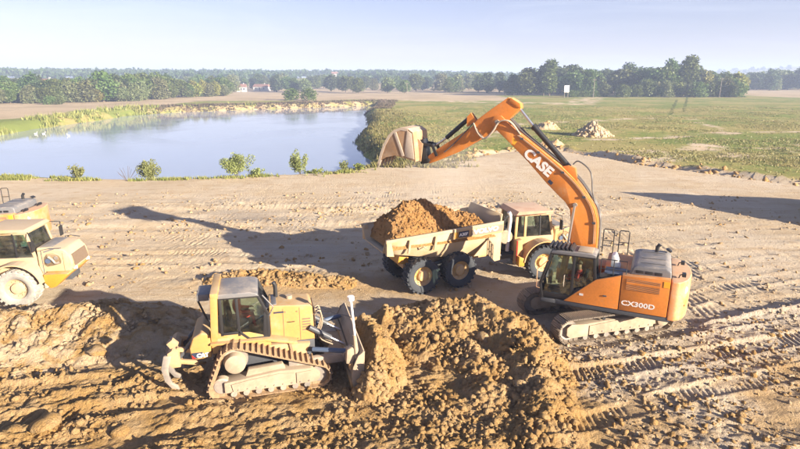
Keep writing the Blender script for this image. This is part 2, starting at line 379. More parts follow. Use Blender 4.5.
def cells(x, y, sc, s=0):                # rounded clod bumps: 1 at a cell's middle, 0 at its border
    x = np.asarray(x) * sc; y = np.asarray(y) * sc; x0 = np.floor(x); y0 = np.floor(y); best = np.full(x.shape, 9.0); hh = np.zeros(x.shape)
    for i in (-1, 0, 1):
        for j in (-1, 0, 1):
            h = _h(x0 + i, y0 + j, s); px = x0 + i + (h & np.uint32(255)) / 255.0; py = y0 + j + ((h >> np.uint32(8)) & np.uint32(255)) / 255.0
            rr = 0.45 + 0.55 * ((h >> np.uint32(16)) & np.uint32(255)) / 255.0
            dd = ((x - px) ** 2 + (y - py) ** 2) / rr ** 2
            m = dd < best; best = np.where(m, dd, best); hh = np.where(m, rr, hh)
    return np.sqrt(np.clip(1 - best, 0, 1)) * hh
def ss(x, a, b):
    t = np.clip((x - a) / (b - a), 0, 1); return t * t * (3 - 2 * t)
def seg(x, y, pts):                      # distance to a polyline and distance along it
    best = np.full(np.shape(x), 1e9); along = np.zeros(np.shape(x)); L = 0; side = np.zeros(np.shape(x))
    for (ax, ay), (bx, by) in zip(pts[:-1], pts[1:]):
        dx, dy = bx - ax, by - ay; l2 = dx * dx + dy * dy; l = math.sqrt(l2)
        t = np.clip(((x - ax) * dx + (y - ay) * dy) / l2, 0, 1)
        dd = np.hypot(x - ax - t * dx, y - ay - t * dy); m = dd < best
        best = np.where(m, dd, best); along = np.where(m, L + t * l, along)
        side = np.where(m, ((x - ax) * dy - (y - ay) * dx) / l, side); L += l
    return best, along, side
def poly_sd(x, y, P):                    # signed distance, negative inside
    best = np.full(np.shape(x), 1e9); ins = np.zeros(np.shape(x), bool)
    for (ax, ay), (bx, by) in zip(P, P[1:] + P[:1]):
        dx, dy = bx - ax, by - ay; t = np.clip(((x - ax) * dx + (y - ay) * dy) / (dx * dx + dy * dy), 0, 1)
        best = np.minimum(best, np.hypot(x - ax - t * dx, y - ay - t * dy))
        c = (ay > y) != (by > y)
        if dy != 0: ins ^= c & (x < dx * (y - ay) / dy + ax)
    return np.where(ins, -best, best)
POND = [(-120, 54), (-60, 54), (-40, 53.6), (-29, 52.0), (-19, 52.0), (-9, 54.6), (-4.6, 58), (-3.2, 66), (-4.2, 75), (-7.2, 86), (-8.8, 96), (-9.2, 112), (-8.0, 130),
        (-9.8, 150), (-12, 175), (-11, 215), (-10.5, 238), (-21, 228), (-40, 215), (-57, 204), (-79, 186), (-85, 170), (-83, 150), (-84, 128), (-82, 110), (-100, 92), (-125, 75)]
WATER_Z = -2.0
GRASS_EDGE = [(-400, 52), (-60, 51.0), (-30, 50.2), (-10, 52.8), (-3.2, 55.4), (4, 61), (10.5, 68.5), (17, 73.5), (22.1, 72.5), (27.2, 60.2), (31.4, 55.4), (37.0, 48.6), (50, 42), (80, 30), (300, 0)]
# track imprints: (path, half gauge or 0, strip half width, depth, pitch)
TRACKS = [([(-16, 11.6), (-11, 12.75), (-7, 13.6), (-5.6, 14.05)], 0.36, 0.10, 0.24),
          ([(-16, 13.6), (-12.1, 14.2), (-10.4, 14.45), (-8.6, 14.85)], 0.33, 0.085, 0.23),
          ([(4.9, 15.0), (8.0, 15.85), (12.9, 17.2), (20, 19.6)], 0.38, 0.075, 0.22),
          ([(3.8, 12.2), (8.5, 14.1), (13.1, 15.5), (20, 17.2)], 0.34, 0.04, 0.21),
          ([(11.5, 20.6), (15, 22.9), (20, 24.6), (30, 27)], 0.42, 0.05, 0.34),
          ([(11.0, 22.6), (15, 25.2), (22.3, 27.6), (32, 29.5)], 0.42, 0.05, 0.36),
          ([(12, 27.5), (18, 29.6), (26, 31.0), (40, 32)], 0.42, 0.035, 0.40),
          ([(2, 26.5), (9, 29.5), (16, 33), (30, 36)], 0.42, 0.025, 0.45),
          ([(-30, 26.0), (-18, 27.2), (-10, 27.6), (0, 28.6), (8, 32)], 0.40, 0.022, 0.42),
          ([(-30, 28.6), (-18, 29.6), (-10, 30.0), (0, 31.2), (8, 35)], 0.40, 0.022, 0.42),
          ([(-40, 40.5), (-20, 41.5), (-5, 42.5), (10, 46), (30, 44)], 0.5, 0.012, 0.6),
          ([(-40, 43.5), (-20, 44.2), (-5, 45.5), (10, 50), (30, 48)], 0.5, 0.012, 0.6)]
_r = random.Random(5)
for _i in range(26):                       # shallow tyre passes over the haul road and the right-hand apron
    if _i < 13: _y = 25.2 + _i * 1.35 + _r.uniform(-.5, .5); _p = [(-34, _y - 1.5 + _r.uniform(-1, 1)), (-16, _y + _r.uniform(-.6, .6)), (-4, _y + .6 + _r.uniform(-.6, .6)), (7, _y + 3 + _r.uniform(-1, 1))]
    else: _y = 17.5 + (_i - 13) * 1.75 + _r.uniform(-.6, .6); _p = [(10, _y + _r.uniform(-.5, .5)), (17, _y + 2.6 + _r.uniform(-.6, .6)), (26, _y + 4.6 + _r.uniform(-.8, .8)), (42, _y + 6.5)]
    TRACKS.append((_p, _r.uniform(.26, .4), _r.uniform(.022, .045), _r.uniform(.22, .34)))
MACHINE_PADS = [([(5.4, 18.6), (9.8, 19.9)], 2.0), ([(-5.1, 15.2), (-2.0, 15.9)], 1.35), ([(0.2, 22.9), (3.4, 24.4)], 1.7), ([(3.4, 24.3), (8.5, 25.4)], 1.7),
                ([(-22, 21.4), (-14.5, 22.6)], 1.6), ([(-24.5, 26.6), (-20.5, 27.6)], 2.2)]
_T = np.arange(-60, 60, 0.15)
_W = {k: fbm(_T, _T * 0 + k * 3.7, 0.11, 4, 50 + k) for k in range(1, 9)}
def w1(k, x): return np.interp(x, _T, _W[k])
def part(mask, fn, *arrs):               # evaluate fn only where mask holds
    out = np.zeros(mask.shape)
    if mask.any(): out[mask] = fn(*[q[mask] for q in arrs])
    return out
def ground_h(x, y, fine=True):
    x = np.asarray(x, float); y = np.asarray(y, float); r = np.hypot(x, y)
    ge = seg(x, y, GRASS_EDGE); beyond = np.where(ge[2] < 0, ge[0], -ge[0])      # >0 past the site edge
    site = ss(-beyond, -0.5, 1.5)
    z = 0.22 * fbm(x, y, 0.035, 3, 3) * ss(r, 15, 60) + part(r < 130, lambda x, y: 0.07 * fbm(x, y, 0.16, 3, 5), x, y)
    # worked ground close by: ruts running with the machines, cloddy
    ax = x * 0.966 + y * 0.259; ay = -x * 0.259 + y * 0.966
    rough = (1 - ss(y - 0.12 * x, 15.5, 19.0)) + 0.55 * (1 - ss(np.hypot((x + 6) / 7, (y - 23.8) / 1.5), 0.6, 1.1))
    rough = np.clip(rough, 0, 1) * (r < 60) * (1 - 0.55 * ss(x - 0.35 * (y - 14), 4.2, 6.5))
    z += rough * part(rough > 0, lambda a, b: 0.16 * fbm(a * 0.28, b, 0.75, 4, 11) + 0.10 * fbm(a * 0.5, b, 1.9, 3, 12), ax, ay)
    if fine:
        z += rough * part((rough > 0) & (y > 9), lambda x, y, ax, ay: (1 - 0.62 * ss(fbm(x, y, 0.16, 2, 71), -0.05, 0.3)) * (cells(ax * .8, ay, 2.3, 5) * 0.09 + cells(ax, ay, 4.4, 9) * 0.06 + 0.03 * pn(ax * 23, ay * 23, 97) + 0.03 * (1 - 3 * np.abs(pn(ax * 9, ay * 10, 95))) + 0.05 * (1 - 3 * np.abs(pn(ax * 2.2, ay * 4.1, 88))) + 0.035 * (1 - 3 * np.abs(pn(ax * 5, ay * 7, 89)))), x, y, ax, ay)
        sel = (r < 60) & (y > 9) & (site > 0)
        c2 = part(sel, lambda x, y: fbm(x, y, 3.1, 3, 31), x, y)
        lump = part(sel, lambda x, y: ss(fbm(x, y, 0.22, 3, 41), 0.05, 0.45), x, y)
        z += site * (1 - rough) * (0.012 + 0.022 * lump) * c2 * ss(60 - r, 0, 20)
        # small scarps across the haul road
        for off, amp, sd in ((37.6, 0.26, 1), (33.5, 0.13, 2), (31.2, 0.10, 3), (25.6, 0.14, 4)):
            yy = y - off - 0.9 * w1(sd, x); m = (1 - ss(x, 8, 14)) * site
            z += m * amp * (ss(yy, -0.55, 0.15) * (1 - ss(yy, 0.3, 5.0))) * (0.8 + 0.25 * c2)
        for off, amp, sd in ((33, 0.10, 6), (38.5, 0.14, 7), (29, .08, 8)):
            yy = y - off - 0.16 * (x - 20) - 0.9 * w1(sd, x)
            z += ss(x, 6, 12) * site * amp * (ss(yy, -0.5, 0.1) * (1 - ss(yy, 0.3, 3.0))) * (0.7 + 0.3 * c2)
    # marl ridge along the excavator's track
    dR, aR, sR = seg(x, y, [(5.6, 16.75), (11.5, 18.4), (16.9, 20.5), (26, 23.0)])
    z += part(dR < 1.3, lambda x, y, dR, aR: (0.22 + 0.16 * fbm(x, y, 1.3, 3, 21)) * np.exp(-(dR / 0.42) ** 2) * ss(aR, 0.2, 2), x, y, dR, aR)
    for pts, hw, dep, pit in TRACKS:
        near = (x > min(p[0] for p in pts) - 2) & (x < max(p[0] for p in pts) + 2) & (y > min(p[1] for p in pts) - 2) & (y < max(p[1] for p in pts) + 2)
        if not near.any(): continue
        dd, al, sd = seg(x[near], y[near], pts); k_ = dd < hw * 1.9; near[near] = k_; dd, al, sd = dd[k_], al[k_], sd[k_]
        if not k_.any(): continue
        sd = sd + 0.05 * pn(al * 1.1, al * 0 + hw * 40, 7)
        inn = 1 - ss(dd, hw * 0.85, hw * 1.1); zz = z[near]
        lug = np.abs(((al + 0.35 * sd) / pit) % 1.0 - 0.5) * 2
        wob = ss(fbm(x[near], y[near], 0.45, 3, 77), -0.15, 0.3); inn = inn * (0.55 + 0.45 * wob)
        flatz = 0.25 * zz - dep * 0.5 + 1.15 * dep * wob * (ss(lug, 0.25, 0.7) - 0.5)
        lip = np.exp(-((dd - hw * 1.25) / 0.11) ** 2) * dep * 0.7
        z[near] = zz * (1 - inn) + flatz * inn + lip
    for pts, w_ in MACHINE_PADS:
        dd = seg(x, y, pts)[0]; k = 1 - ss(dd, w_ - 0.3, w_ + 0.5); z = z * (1 - k) + part(k > 0, lambda x, y, k: k * (0.03 * fbm(x, y, 1.5, 3, 8) - 0.02), x, y, k)
    # site edge scarp with spill, then meadow
    z += 0.55 * np.exp(-((beyond - 0.9) / 0.8) ** 2) * ss(x, -2, 8) * part(np.abs(beyond) < 5, lambda x, y: ss(fbm(x, y, 0.16, 3, 90), -0.28, 0.25), x, y) - 0.3 * np.exp(-((beyond + 0.2) / 0.7) ** 2) * ss(x, -2, 8)
    z += ss(beyond, 1, 12) * part((beyond > 1) & (r < 400), lambda x, y: 0.25 * fbm(x, y, 0.06, 4, 33) + 0.06 * fbm(x, y, 0.5, 3, 34), x, y) * (1 - ss(r, 200, 400))
    # wheel ruts through the meadow
    # pond basin
    sd = poly_sd(x, y, POND) + part((y > 60) & (y < 400) & (np.abs(x) < 200), lambda x, y: 0.9 * fbm(x, y, 0.12, 3, 61), x, y) * ss(y, 60, 80)
    wid = 3.0 + 5.0 * ss(y, 62, 90) * ss(-x, -20, 5)
    bank = ss(-sd, -wid * 0.55, 3.0)
    z = z * (1 - bank) + bank * (-4.2)
    # far relief
    z += 11 * ss(r, 420, 900) * ss(-x, -250, 50) + 60 * np.exp(-(((x - 1750) / 900) ** 2 + ((y - 1900) / 480) ** 2)) + 10 * np.exp(-(((x - 420) / 300) ** 2 + ((y - 900) / 250) ** 2))
    return z
def gz(x, y): return float(ground_h(np.array([x]), np.array([y]))[0])
def grow(start, step, ratio, end):
    out = [start]
    while abs(out[-1]) < abs(end): out.append(out[-1] + step); step *= ratio
    return out[1:]
xs = list(np.arange(-13.0, 15.01, 0.055)); xs = grow(-13.0, -0.057, 1.03, -6000)[::-1] + xs + grow(xs[-1], 0.057, 1.03, 6000)
ys = list(np.arange(11.0, 18.5, 0.05)); ys = [-400, -200, -100, -50, -25, -12, -6, -2, 1, 3, 5, 6.5, 7.5] + list(np.arange(8.2, 10.95, 0.14)) + ys + grow(ys[-1], 0.052, 1.0175, 6000)
GX, GY = np.meshgrid(np.array(xs), np.array(ys)); GX = GX.ravel(); GY = GY.ravel()
GZ = ground_h(GX, GY)
nx, ny = len(xs), len(ys)
ii = np.arange(nx * ny).reshape(ny, nx)
Fq = np.stack([ii[:-1, :-1], ii[:-1, 1:], ii[1:, 1:], ii[1:, :-1]], -1).reshape(-1, 4)
me = fast_mesh('ground', np.stack([GX, GY, GZ], -1), Fq); smooth_all(me)
def zones(x, y, z):
    ge = seg(x, y, GRASS_EDGE); beyond = np.where(ge[2] < 0, ge[0], -ge[0]); r = np.hypot(x, y)
    grass = ss(beyond, -0.5, 1.8); sdp = poly_sd(x, y, POND)
    # worn tracks and bare patches in the meadow
    bare = (1 - ss(seg(x, y, [(26, 60), (38, 66), (60, 70), (110, 75)])[0], 1.5, 6)) * 0.7
    bare = np.maximum(bare, (1 - ss(seg(x, y, [(-2, 250), (40, 222), (66, 205), (120, 330), (150, 420)])[0], 4, 11)) * 0.8)
    for P_, w_ in (([(24, 66), (45, 76), (85, 80)], 3.0), ([(30, 84), (60, 95), (120, 99)], 2.5), ([(14, 90), (26, 116), (60, 132)], 3.5), ([(60, 100), (76, 150)], 1.6), ([(45, 58), (70, 62), (100, 60)], 2.5)): bare = np.maximum(bare, (1 - ss(seg(x, y, P_)[0] + 2.5 * fbm(x, y, .13, 3, 37), w_ * .3, w_ * 1.6)) * 0.85)
    grass = np.clip(grass - bare * (0.6 + 0.8 * fbm(x, y, 0.2, 3, 95)), 0, 1)
    stub = ss(beyond, 20, 40) * (ss(-x - 0.02 * y, 78, 86) * ss(y, 80, 110) + ss(y + 0.15 * np.abs(x), 255, 280)) * (1 - ss(y, 700, 1200))
    stub = np.clip(stub, 0, 1) * (1 - ss(-sdp, -14, -8))
    stub = np.maximum(stub, ss(sdp, 14, 20) * ss(y, 235, 242) * (1 - ss(x, 40, 70)))
    stub = np.maximum(stub, ss(x, 195, 215) * ss(y, 300, 310) * (1 - ss(y, 400, 420)))
    stub = np.where((x > 55) & (x < 200) & (y > 200) & (y < 320), 0, stub)
    shore = (1 - ss(sdp, 5, 13)) * ss(y, 90, 110) * (1 - ss(x + 40 - (y - 215) * 1.5, 0, 30)); grass = grass * (1 - shore * (0.5 + 0.6 * fbm(x, y, .12, 3, 21)))
    far = ss(r, 480, 700); grass = np.maximum(grass * (1 - stub), far * 0.9)
    moist = (1 - ss(y - 0.12 * x, 14.8, 19.5)) * (0.95 - 0.5 * ss(x, 4, 8) + 0.5 * fbm(x, y, 0.3, 3, 81)) + 0.55 * np.exp(-(((x + 5) / 6) ** 2 + ((y - 23) / 2.0) ** 2))
    moist = np.clip(moist + 0.35 * np.exp(-(((x - 3) / 8) ** 2 + ((y - 22) / 4) ** 2)), 0, 1)
    moist = np.maximum(moist, 0.5 * shore)
    dR = seg(x, y, [(5.6, 16.6), (11.5, 18.3), (16.9, 20.4), (26, 23)])[0]; dR2 = seg(x, y, [(6, 14.6), (10, 16.0), (14, 17.4), (20, 18.6)])[0]
    grey = np.clip(1.1 * np.exp(-(dR / 0.7) ** 2) + 0.75 * np.exp(-(dR2 / 1.1) ** 2), 0, 1)
    grey = np.maximum(grey, 0.3 * shore)
    grey = np.maximum(grey, 0.6 * np.exp(-(((x + 5) / 7) ** 2 + ((y - 28.5) / 2.4) ** 2)))
    return grass, stub, moist, grey
zg, zs, zm, zy = zones(GX, GY, GZ)
attr(me, 'grass', zg); attr(me, 'stubble', zs); attr(me, 'moist', zm); attr(me, 'grey', zy)
me.materials.append(MAT['ground'])
tag(link(bpy.data.objects.new('ground', me)), kind='structure')
# ---- pond
m, t, b, out = M_new('pond_water'); co = coords(t)
b.inputs['Base Color'].default_value = (0.34, 0.385, 0.45, 1); b.inputs['Roughness'].default_value = 0.06; b.inputs['IOR'].default_value = 1.33
wv = noise(t, co, 1.1, 3, 0.6); bump(t, wv, b, 0.10, 0.05); wr = ramp(t, noise(t, co, 0.035, 4, 0.6, 1.0), 0.42, 0.62); t.links.new(math_(t, 'ADD', math_(t, 'MULTIPLY', wr, 0.10), 0.03), b.inputs['Roughness'])
wp = [(-140, 50), (0, 50), (6, 80), (6, 262), (-120, 262), (-140, 120)]
me = bpy.data.meshes.new('pond'); me.from_pydata([(x, y, WATER_Z) for x, y in wp], [], [tuple(range(len(wp)))]); me.materials.append(m)
tag(link(bpy.data.objects.new('pond', me)), kind='structure')

# ---- heaps: soil standing on the ground, each its own thing
def heap(name, x0, x1, y0, y1, step, hf, mat, label, cat='soil heap', group=None, lumps=1.0):
    X, Y = np.meshgrid(np.arange(x0, x1 + step, step), np.arange(y0, y1 + step, step)); nyy, nxx = X.shape
    X = X.ravel(); Y = Y.ravel(); h = hf(X, Y); base = ground_h(X, Y)
    edge = ss(h, 0.0, 0.45)
    rough = edge * lumps * (0.30 * (0.35 - np.abs(fbm(X, Y, 0.75, 3, 15))) + 0.09 * cells(X, Y, 2.6, 4) * ss(fbm(X, Y, .7, 2, 55), -.1, .3) + 0.06 * cells(X, Y, 5.6, 6) + 0.05 * (1 - 3 * np.abs(pn(X * 8.3, Y * 8.3, 92))) + RNG.uniform(-.026, .026, X.shape) + 0.26 * fbm(X, Y, 1.1, 5, 14, 0.6) + 0.07 * (1 - 3 * np.abs(pn(X * 4.3, Y * 4.3, 91))) - 0.06)
    Z = base + h + rough
    Z = np.where(h <= 0.0, base - 0.12, Z)
    keep = (h > -0.02).reshape(nyy, nxx)
    q = keep[:-1, :-1] | keep[1:, :-1] | keep[:-1, 1:] | keep[1:, 1:]
    ii = np.arange(nxx * nyy).reshape(nyy, nxx)
    F = np.stack([ii[:-1, :-1], ii[:-1, 1:], ii[1:, 1:], ii[1:, :-1]], -1)[q]
    used = np.unique(F); mp = np.full(nxx * nyy, -1); mp[used] = np.arange(len(used))
    me = fast_mesh(name, np.stack([X, Y, Z], -1)[used], mp[F]); smooth_all(me); me.materials.append(mat)
    o = link(bpy.data.objects.new(name, me)); tag(o, label, cat, group)
    return o
def ridge(pts, hs, ws, wn=None):
    """ridge along pts with crest heights hs and half widths ws"""
    def f(x, y):
        best = np.full(x.shape, -1.0); wob = 0.22 * fbm(x, y, 0.8, 3, 23)
        for i in range(len(pts) - 1):
            (ax, ay), (bx, by) = pts[i], pts[i + 1]; dx, dy = bx - ax, by - ay
            t_ = np.clip(((x - ax) * dx + (y - ay) * dy) / (dx * dx + dy * dy), 0, 1)
            dd = np.hypot(x - ax - t_ * dx, y - ay - t_ * dy); hh = hs[i] + t_ * (hs[i + 1] - hs[i]); ww = ws[i] + t_ * (ws[i + 1] - ws[i])
            k = np.clip(dd / ww + wob, 0, 1.2)
            best = np.maximum(best, hh * (1 - k) * (1 + 0.35 * k * (1 - k)))
        return best
    return f
h_main = ridge([(-0.4, 18.2), (0.9, 18.6), (2.8, 18.5), (3.9, 17.6), (4.25, 16.3), (4.3, 14.6), (4.0, 12.6), (3.6, 10.8)], [0.75, 0.9, 1.1, 0.95, 0.60, 0.36, 0.22, 0.12], [1.5, 1.9, 2.1, 1.8, 1.4, 1.2, 1.1, 0.9])
h_mid = ridge([(0.9, 16.9), (2.2, 16.4), (2.9, 15.2), (2.6, 13.6)], [0.5, 0.45, 0.30, 0.16], [1.3, 1.1, 1.0, 0.9])
heap('soil_heap', -2.6, 6.6, 9.6, 21.0, 0.05, lambda x, y: np.maximum(h_main(x, y), h_mid(x, y)), MAT['heap'], 'long lumpy heap of brown earth between the bulldozer blade and the excavator')
h_blade = ridge([(-0.78, 14.0), (-0.66, 14.9), (-0.85, 15.9), (-1.2, 17.2)], [0.95, 1.30, 1.25, 1.0], [0.60, 0.85, 1.05, 1.15])
heap('pushed_soil', -2.4, 0.9, 13.0, 18.6, 0.045, h_blade, MAT['heap'], 'tall wall of orange soil pushed up right in front of the bulldozer blade')
h_berm = ridge([(-16.5, 17.2), (-13.6, 17.6), (-11.6, 18.4), (-9.6, 18.2), (-8.2, 17.4)], [1.0, 1.05, 0.95, 0.75, 0.35], [2.9, 2.9, 2.7, 2.4, 1.6])
heap('earth_bank', -19.5, -6.0, 13.4, 22.5, 0.06, h_berm, MAT['heap_pale'], 'broad lumpy earth bank at the left, behind the bulldozer ripper', lumps=0.8)
h_row = ridge([(-8.6, 23.4), (-6.4, 23.5), (-4.2, 23.2), (-2.6, 23.0)], [0.28, 0.42, 0.36, 0.25], [0.6, 0.75, 0.7, 0.6])
heap('clod_windrow', -9.8, -1.6, 22.0, 24.8, 0.06, h_row, MAT['heap'], 'low row of orange clods behind the bulldozer cab roof', lumps=1.0)
h_spoil = lambda x, y: 5.4 * (1 - np.hypot((x - 34.2) / 6.6, (y - 33.2) / 7.0) + 0.05 * fbm(x, y, 0.2, 3, 8))
heap('spoil_heap', 26, 43, 24.5, 42, 0.25, h_spoil, MAT['heap_pale'], 'big conical spoil heap just beyond the right edge, seen by its long shadow', lumps=0.8)
HEAPS = [lambda x, y: np.maximum(h_main(x, y), h_mid(x, y)), h_blade, h_berm, h_row]
def surface(x, y):
    z = ground_h(x, y, False)
    return z + np.maximum(0, np.max([h(x, y) for h in HEAPS], axis=0))
# ---- clods: loose lumps, one mass of them plus the biggest as things
def ico(sub):
    bm = bmesh.new(); bmesh.ops.create_icosphere(bm, subdivisions=sub, radius=1.0); bm.verts.ensure_lookup_table()
    V = np.array([v.co[:] for v in bm.verts]); F = np.array([[l.vert.index for l in f.loops] for f in bm.faces]); bm.free(); return V, F
I1 = ico(1); I2 = ico(2)
def clod_field(name, n, region, smin, smax, tmpl, mat, label=None, dens=None, sink=0.25, pw=1.9):
    V0, F0 = tmpl; x0, x1, y0, y1 = region
    x = RNG.uniform(x0, x1, n * 3); y = RNG.uniform(y0, y1, n * 3)
    k = dens(x, y) > RNG.random(n * 3) if dens else np.ones(n * 3, bool)
    x = x[k][:n]; y = y[k][:n]; n = len(x)
    s = smin * (smax / smin) ** (RNG.random(n) ** pw)
    z = np.full(n, 0.0); gzv = ground_h(x, y); z = gzv + np.maximum(0, np.max([h(x, y) for h in HEAPS], axis=0)) + 0.05 * (np.max([h(x, y) for h in HEAPS], axis=0) > 0.3)
    sc = s[:, None] * RNG.uniform(0.55, 1.45, (n, 3)); sc[:, 2] *= 0.75
    ang = RNG.uniform(0, 6.28, n); c, s_ = np.cos(ang), np.sin(ang)
    jit = 1 + RNG.uniform(-0.38, 0.38, (n, len(V0), 3))
    P = V0[None] * jit * sc[:, None, :]
    X = P[..., 0] * c[:, None] - P[..., 1] * s_[:, None] + x[:, None]; Y = P[..., 0] * s_[:, None] + P[..., 1] * c[:, None] + y[:, None]
    Z = P[..., 2] + P[..., 0] * RNG.uniform(-.6, .6, (n, 1)) + (z + s * (0.75 - sink * 2))[:, None]
    V = np.stack([X, Y, Z], -1).reshape(-1, 3); F = (F0[None] + (np.arange(n) * len(V0))[:, None, None]).reshape(-1, 3)
    me = fast_mesh(name, V, F); me.materials.append(mat); o = link(bpy.data.objects.new(name, me))
    if label: tag(o, label, 'clods', kind='stuff')
    return o
def dens_fg(x, y):
    h = np.max([q(x, y) for q in HEAPS], axis=0)
    base = (1 - ss(y - 0.12 * x, 14.5, 18.5)) * ss(fbm(x, y, 0.35, 3, 101), -0.25, 0.35) * 0.9
    base = base * (1 - 0.65 * ss(x, 5, 7))
    base = base * (h_berm(x, y) < 0.02); h = np.where(h_berm(x, y) > -0.1, -1, h)
    return np.clip(base + 1.0 * (h > 0.02) + 0.5 * (h > -0.03), 0, 1)
clod_field('soil_clods', 26000, (-19, 21, 10.3, 24.5), 0.014, 0.11, I1, MAT['heap'], 'loose orange-brown clods strewn over the worked foreground and heaps', dens_fg)
clod_field('heap_clods', 11000, (-7, 7, 10.3, 24.5), 0.018, 0.15, I1, MAT['heap'], 'big tumbled clods covering the earth heaps', lambda x, y: (np.max([q(x, y) for q in HEAPS], axis=0) > 0.06) * 1.0, 0.33, 2.2)
clod_field('bank_clods', 3500, (-19.5, -6, 13.4, 22.5), 0.018, 0.13, I1, MAT['heap_pale'], 'pale crumbs and clods over the left earth bank', lambda x, y: (h_berm(x, y) > 0.02) * 1.0, 0.33, 2.2)
def dens_gr(x, y):
    d1 = seg(x, y, [(5.6, 16.6), (11.5, 18.3), (16.9, 20.4), (26, 23)])[0]; d2 = seg(x, y, [(6, 14.6), (10, 16.0), (14, 17.4), (20, 18.6)])[0]
    return np.clip(np.exp(-(d1 / 0.7) ** 2) + 0.5 * np.exp(-(d2 / 1.2) ** 2) + 0.25 * ss(x, 5, 8), 0, 1)
clod_field('marl_stones', 4000, (4, 24, 12, 24), 0.014, 0.085, I1, MAT['rock'], 'pale grey stones and crumbs along the excavator track ridge', dens_gr)
def dens_mid(x, y):
    a = 0
    for off, sd in ((37.6, 1), (33.5, 2), (31.2, 3), (25.6, 4)):
        yy = y - off - 0.9 * w1(sd, x); a = a + np.exp(-(yy / 0.8) ** 2)
    return np.clip((a * (x < 12) * (0.3 + 1.3 * ss(x, -16, 0) * ss(y, 34, 36)) * 0.7 + 0.13) * ss(fbm(x, y, 0.4, 2, 7), -0.3, 0.3), 0, 1)
clod_field('road_clods', 12000, (-26, 28, 22, 44), 0.02, 0.13, I1, MAT['heap_pale'], 'small dry clods scattered along the haul road scarps', dens_mid)
def boulder(name, x, y, s, mat, label, cat, group, dz=0.0):
    V, F = I2; P = V * (1 + 0.55 * fbm(V[:, 0] * 1.3 + x, V[:, 1] * 1.3 + V[:, 2] * 1.7 + y, 1.0, 3, 3)[:, None] + RNG.uniform(-0.12, 0.12, (len(V), 1)))
    P = P * np.array([s * RNG.uniform(0.8, 1.2), s * RNG.uniform(0.7, 1.0), s * RNG.uniform(0.45, 0.65)])
    me = fast_mesh(name, P, F); me.materials.append(mat); o = bpy.data.objects.new(name, me)
    zz = gz(x, y); zz += max(0, max(float(h(np.array([x]), np.array([y]))[0]) for h in HEAPS))
    o.location = (x, y, zz + s * 0.10 + dz); o.rotation_euler = (0, 0, random.uniform(0, 6)); link(o); return tag(o, label, cat, group)
# ------------------------------------------------------------------ machines (local axes: x forward, y left, z up)
def person(name, loc, rz, top, trousers, label, reach=0.34, scale=1.0):
    """seated adult, one skinned body; hips at the object's origin"""
    J = [((0, 0, 0), .135), ((0.01, 0, .18), .135), ((0.0, 0, .38), .155), ((0, 0, .50), .09), ((0.01, 0, .57), .058), ((0.03, 0, .67), .088), ((0.035, 0, .77), .098), ((0.02, 0, .85), .06)]
    E = [(0, 1), (1, 2), (2, 3), (3, 4), (4, 5), (5, 6), (6, 7)]
    for s in (-1, 1):
        b = len(J)
        J += [((0, .17 * s, .44), .075), ((.07, .23 * s, .20), .055), ((reach, .19 * s, .16), .042), ((reach + .09, .17 * s, .17), .036)]
        E += [(3, b), (b, b + 1), (b + 1, b + 2), (b + 2, b + 3)]
        for k, dy in enumerate((-.03, -.01, .01, .03)):
            c = len(J); J += [((reach + .15, .17 * s + dy, .165), .011), ((reach + .18 - .006 * abs(k - 1), .17 * s + dy, .13), .009)]; E += [(b + 3, c), (c, c + 1)]
        c = len(J); J += [((reach + .11, .17 * s - .05 * s, .19), .012)]; E += [(b + 3, c)]
        b = len(J)
        J += [((.10, .11 * s, -.01), .095), ((.44, .15 * s, .03), .07), ((.50, .15 * s, -.38), .048), ((.62, .15 * s, -.42), .04)]
        E += [(0, b), (b, b + 1), (b + 1, b + 2), (b + 2, b + 3)]
    J += [((.13, 0, .735), .016), ((.03, .10, .74), .016), ((.03, -.10, .74), .016)]; n = len(J); E += [(6, n - 3), (6, n - 2), (6, n - 1)]
    me = bpy.data.meshes.new(name); me.from_pydata([j[0] for j in J], E, [])
    o = bpy.data.objects.new(name, me); link(o)
    md = o.modifiers.new('skin', 'SKIN'); md.use_smooth_shade = True
    sk = me.skin_vertices[0].data if me.skin_vertices else None
    if sk is None:
        bpy.context.view_layer.objects.active = o; bpy.ops.mesh.customdata_skin_add(); sk = me.skin_vertices[0].data
    for i, j in enumerate(J): sk[i].radius = (j[1], j[1]); sk[i].use_root = (i == 0)
    ms = o.modifiers.new('sub', 'SUBSURF'); ms.levels = 1; ms.render_levels = 1
    m, t, b, _ = M_new(name + '_clothes'); co = coords(t); sp = t.nodes.new('ShaderNodeSeparateXYZ'); t.links.new(co, sp.inputs[0])
    def gt(sock, v): return math_(t, 'GREATER_THAN', sock, v)
    c = mix(t, gt(sp.outputs['Z'], 0.09), trousers, top)
    skin = math_(t, 'MAXIMUM', gt(sp.outputs['Z'], 0.555), math_(t, 'MULTIPLY', gt(sp.outputs['X'], reach + .04), gt(sp.outputs['Z'], 0.085)))
    t.links.new(mix(t, skin, c, (0.48, 0.27, 0.18)), b.inputs['Base Color']); b.inputs['Roughness'].default_value = 0.8
    me.materials.append(m)
    hm = MB().lathe_y([(0.0, .115), (.05, .105), (.09, .07), (.108, .02), (.106, -.02)], n=20)
    hm.v = [(x + .025, z, y + .79) for x, y, z in hm.v]
    h = hm.build('hair', flat(name + '_hair', (0.06, 0.04, 0.025), 0.8), o)
    o.location = loc; o.rotation_euler = (0, 0, rz); o.scale = (scale,) * 3
    return tag(o, label, 'person')
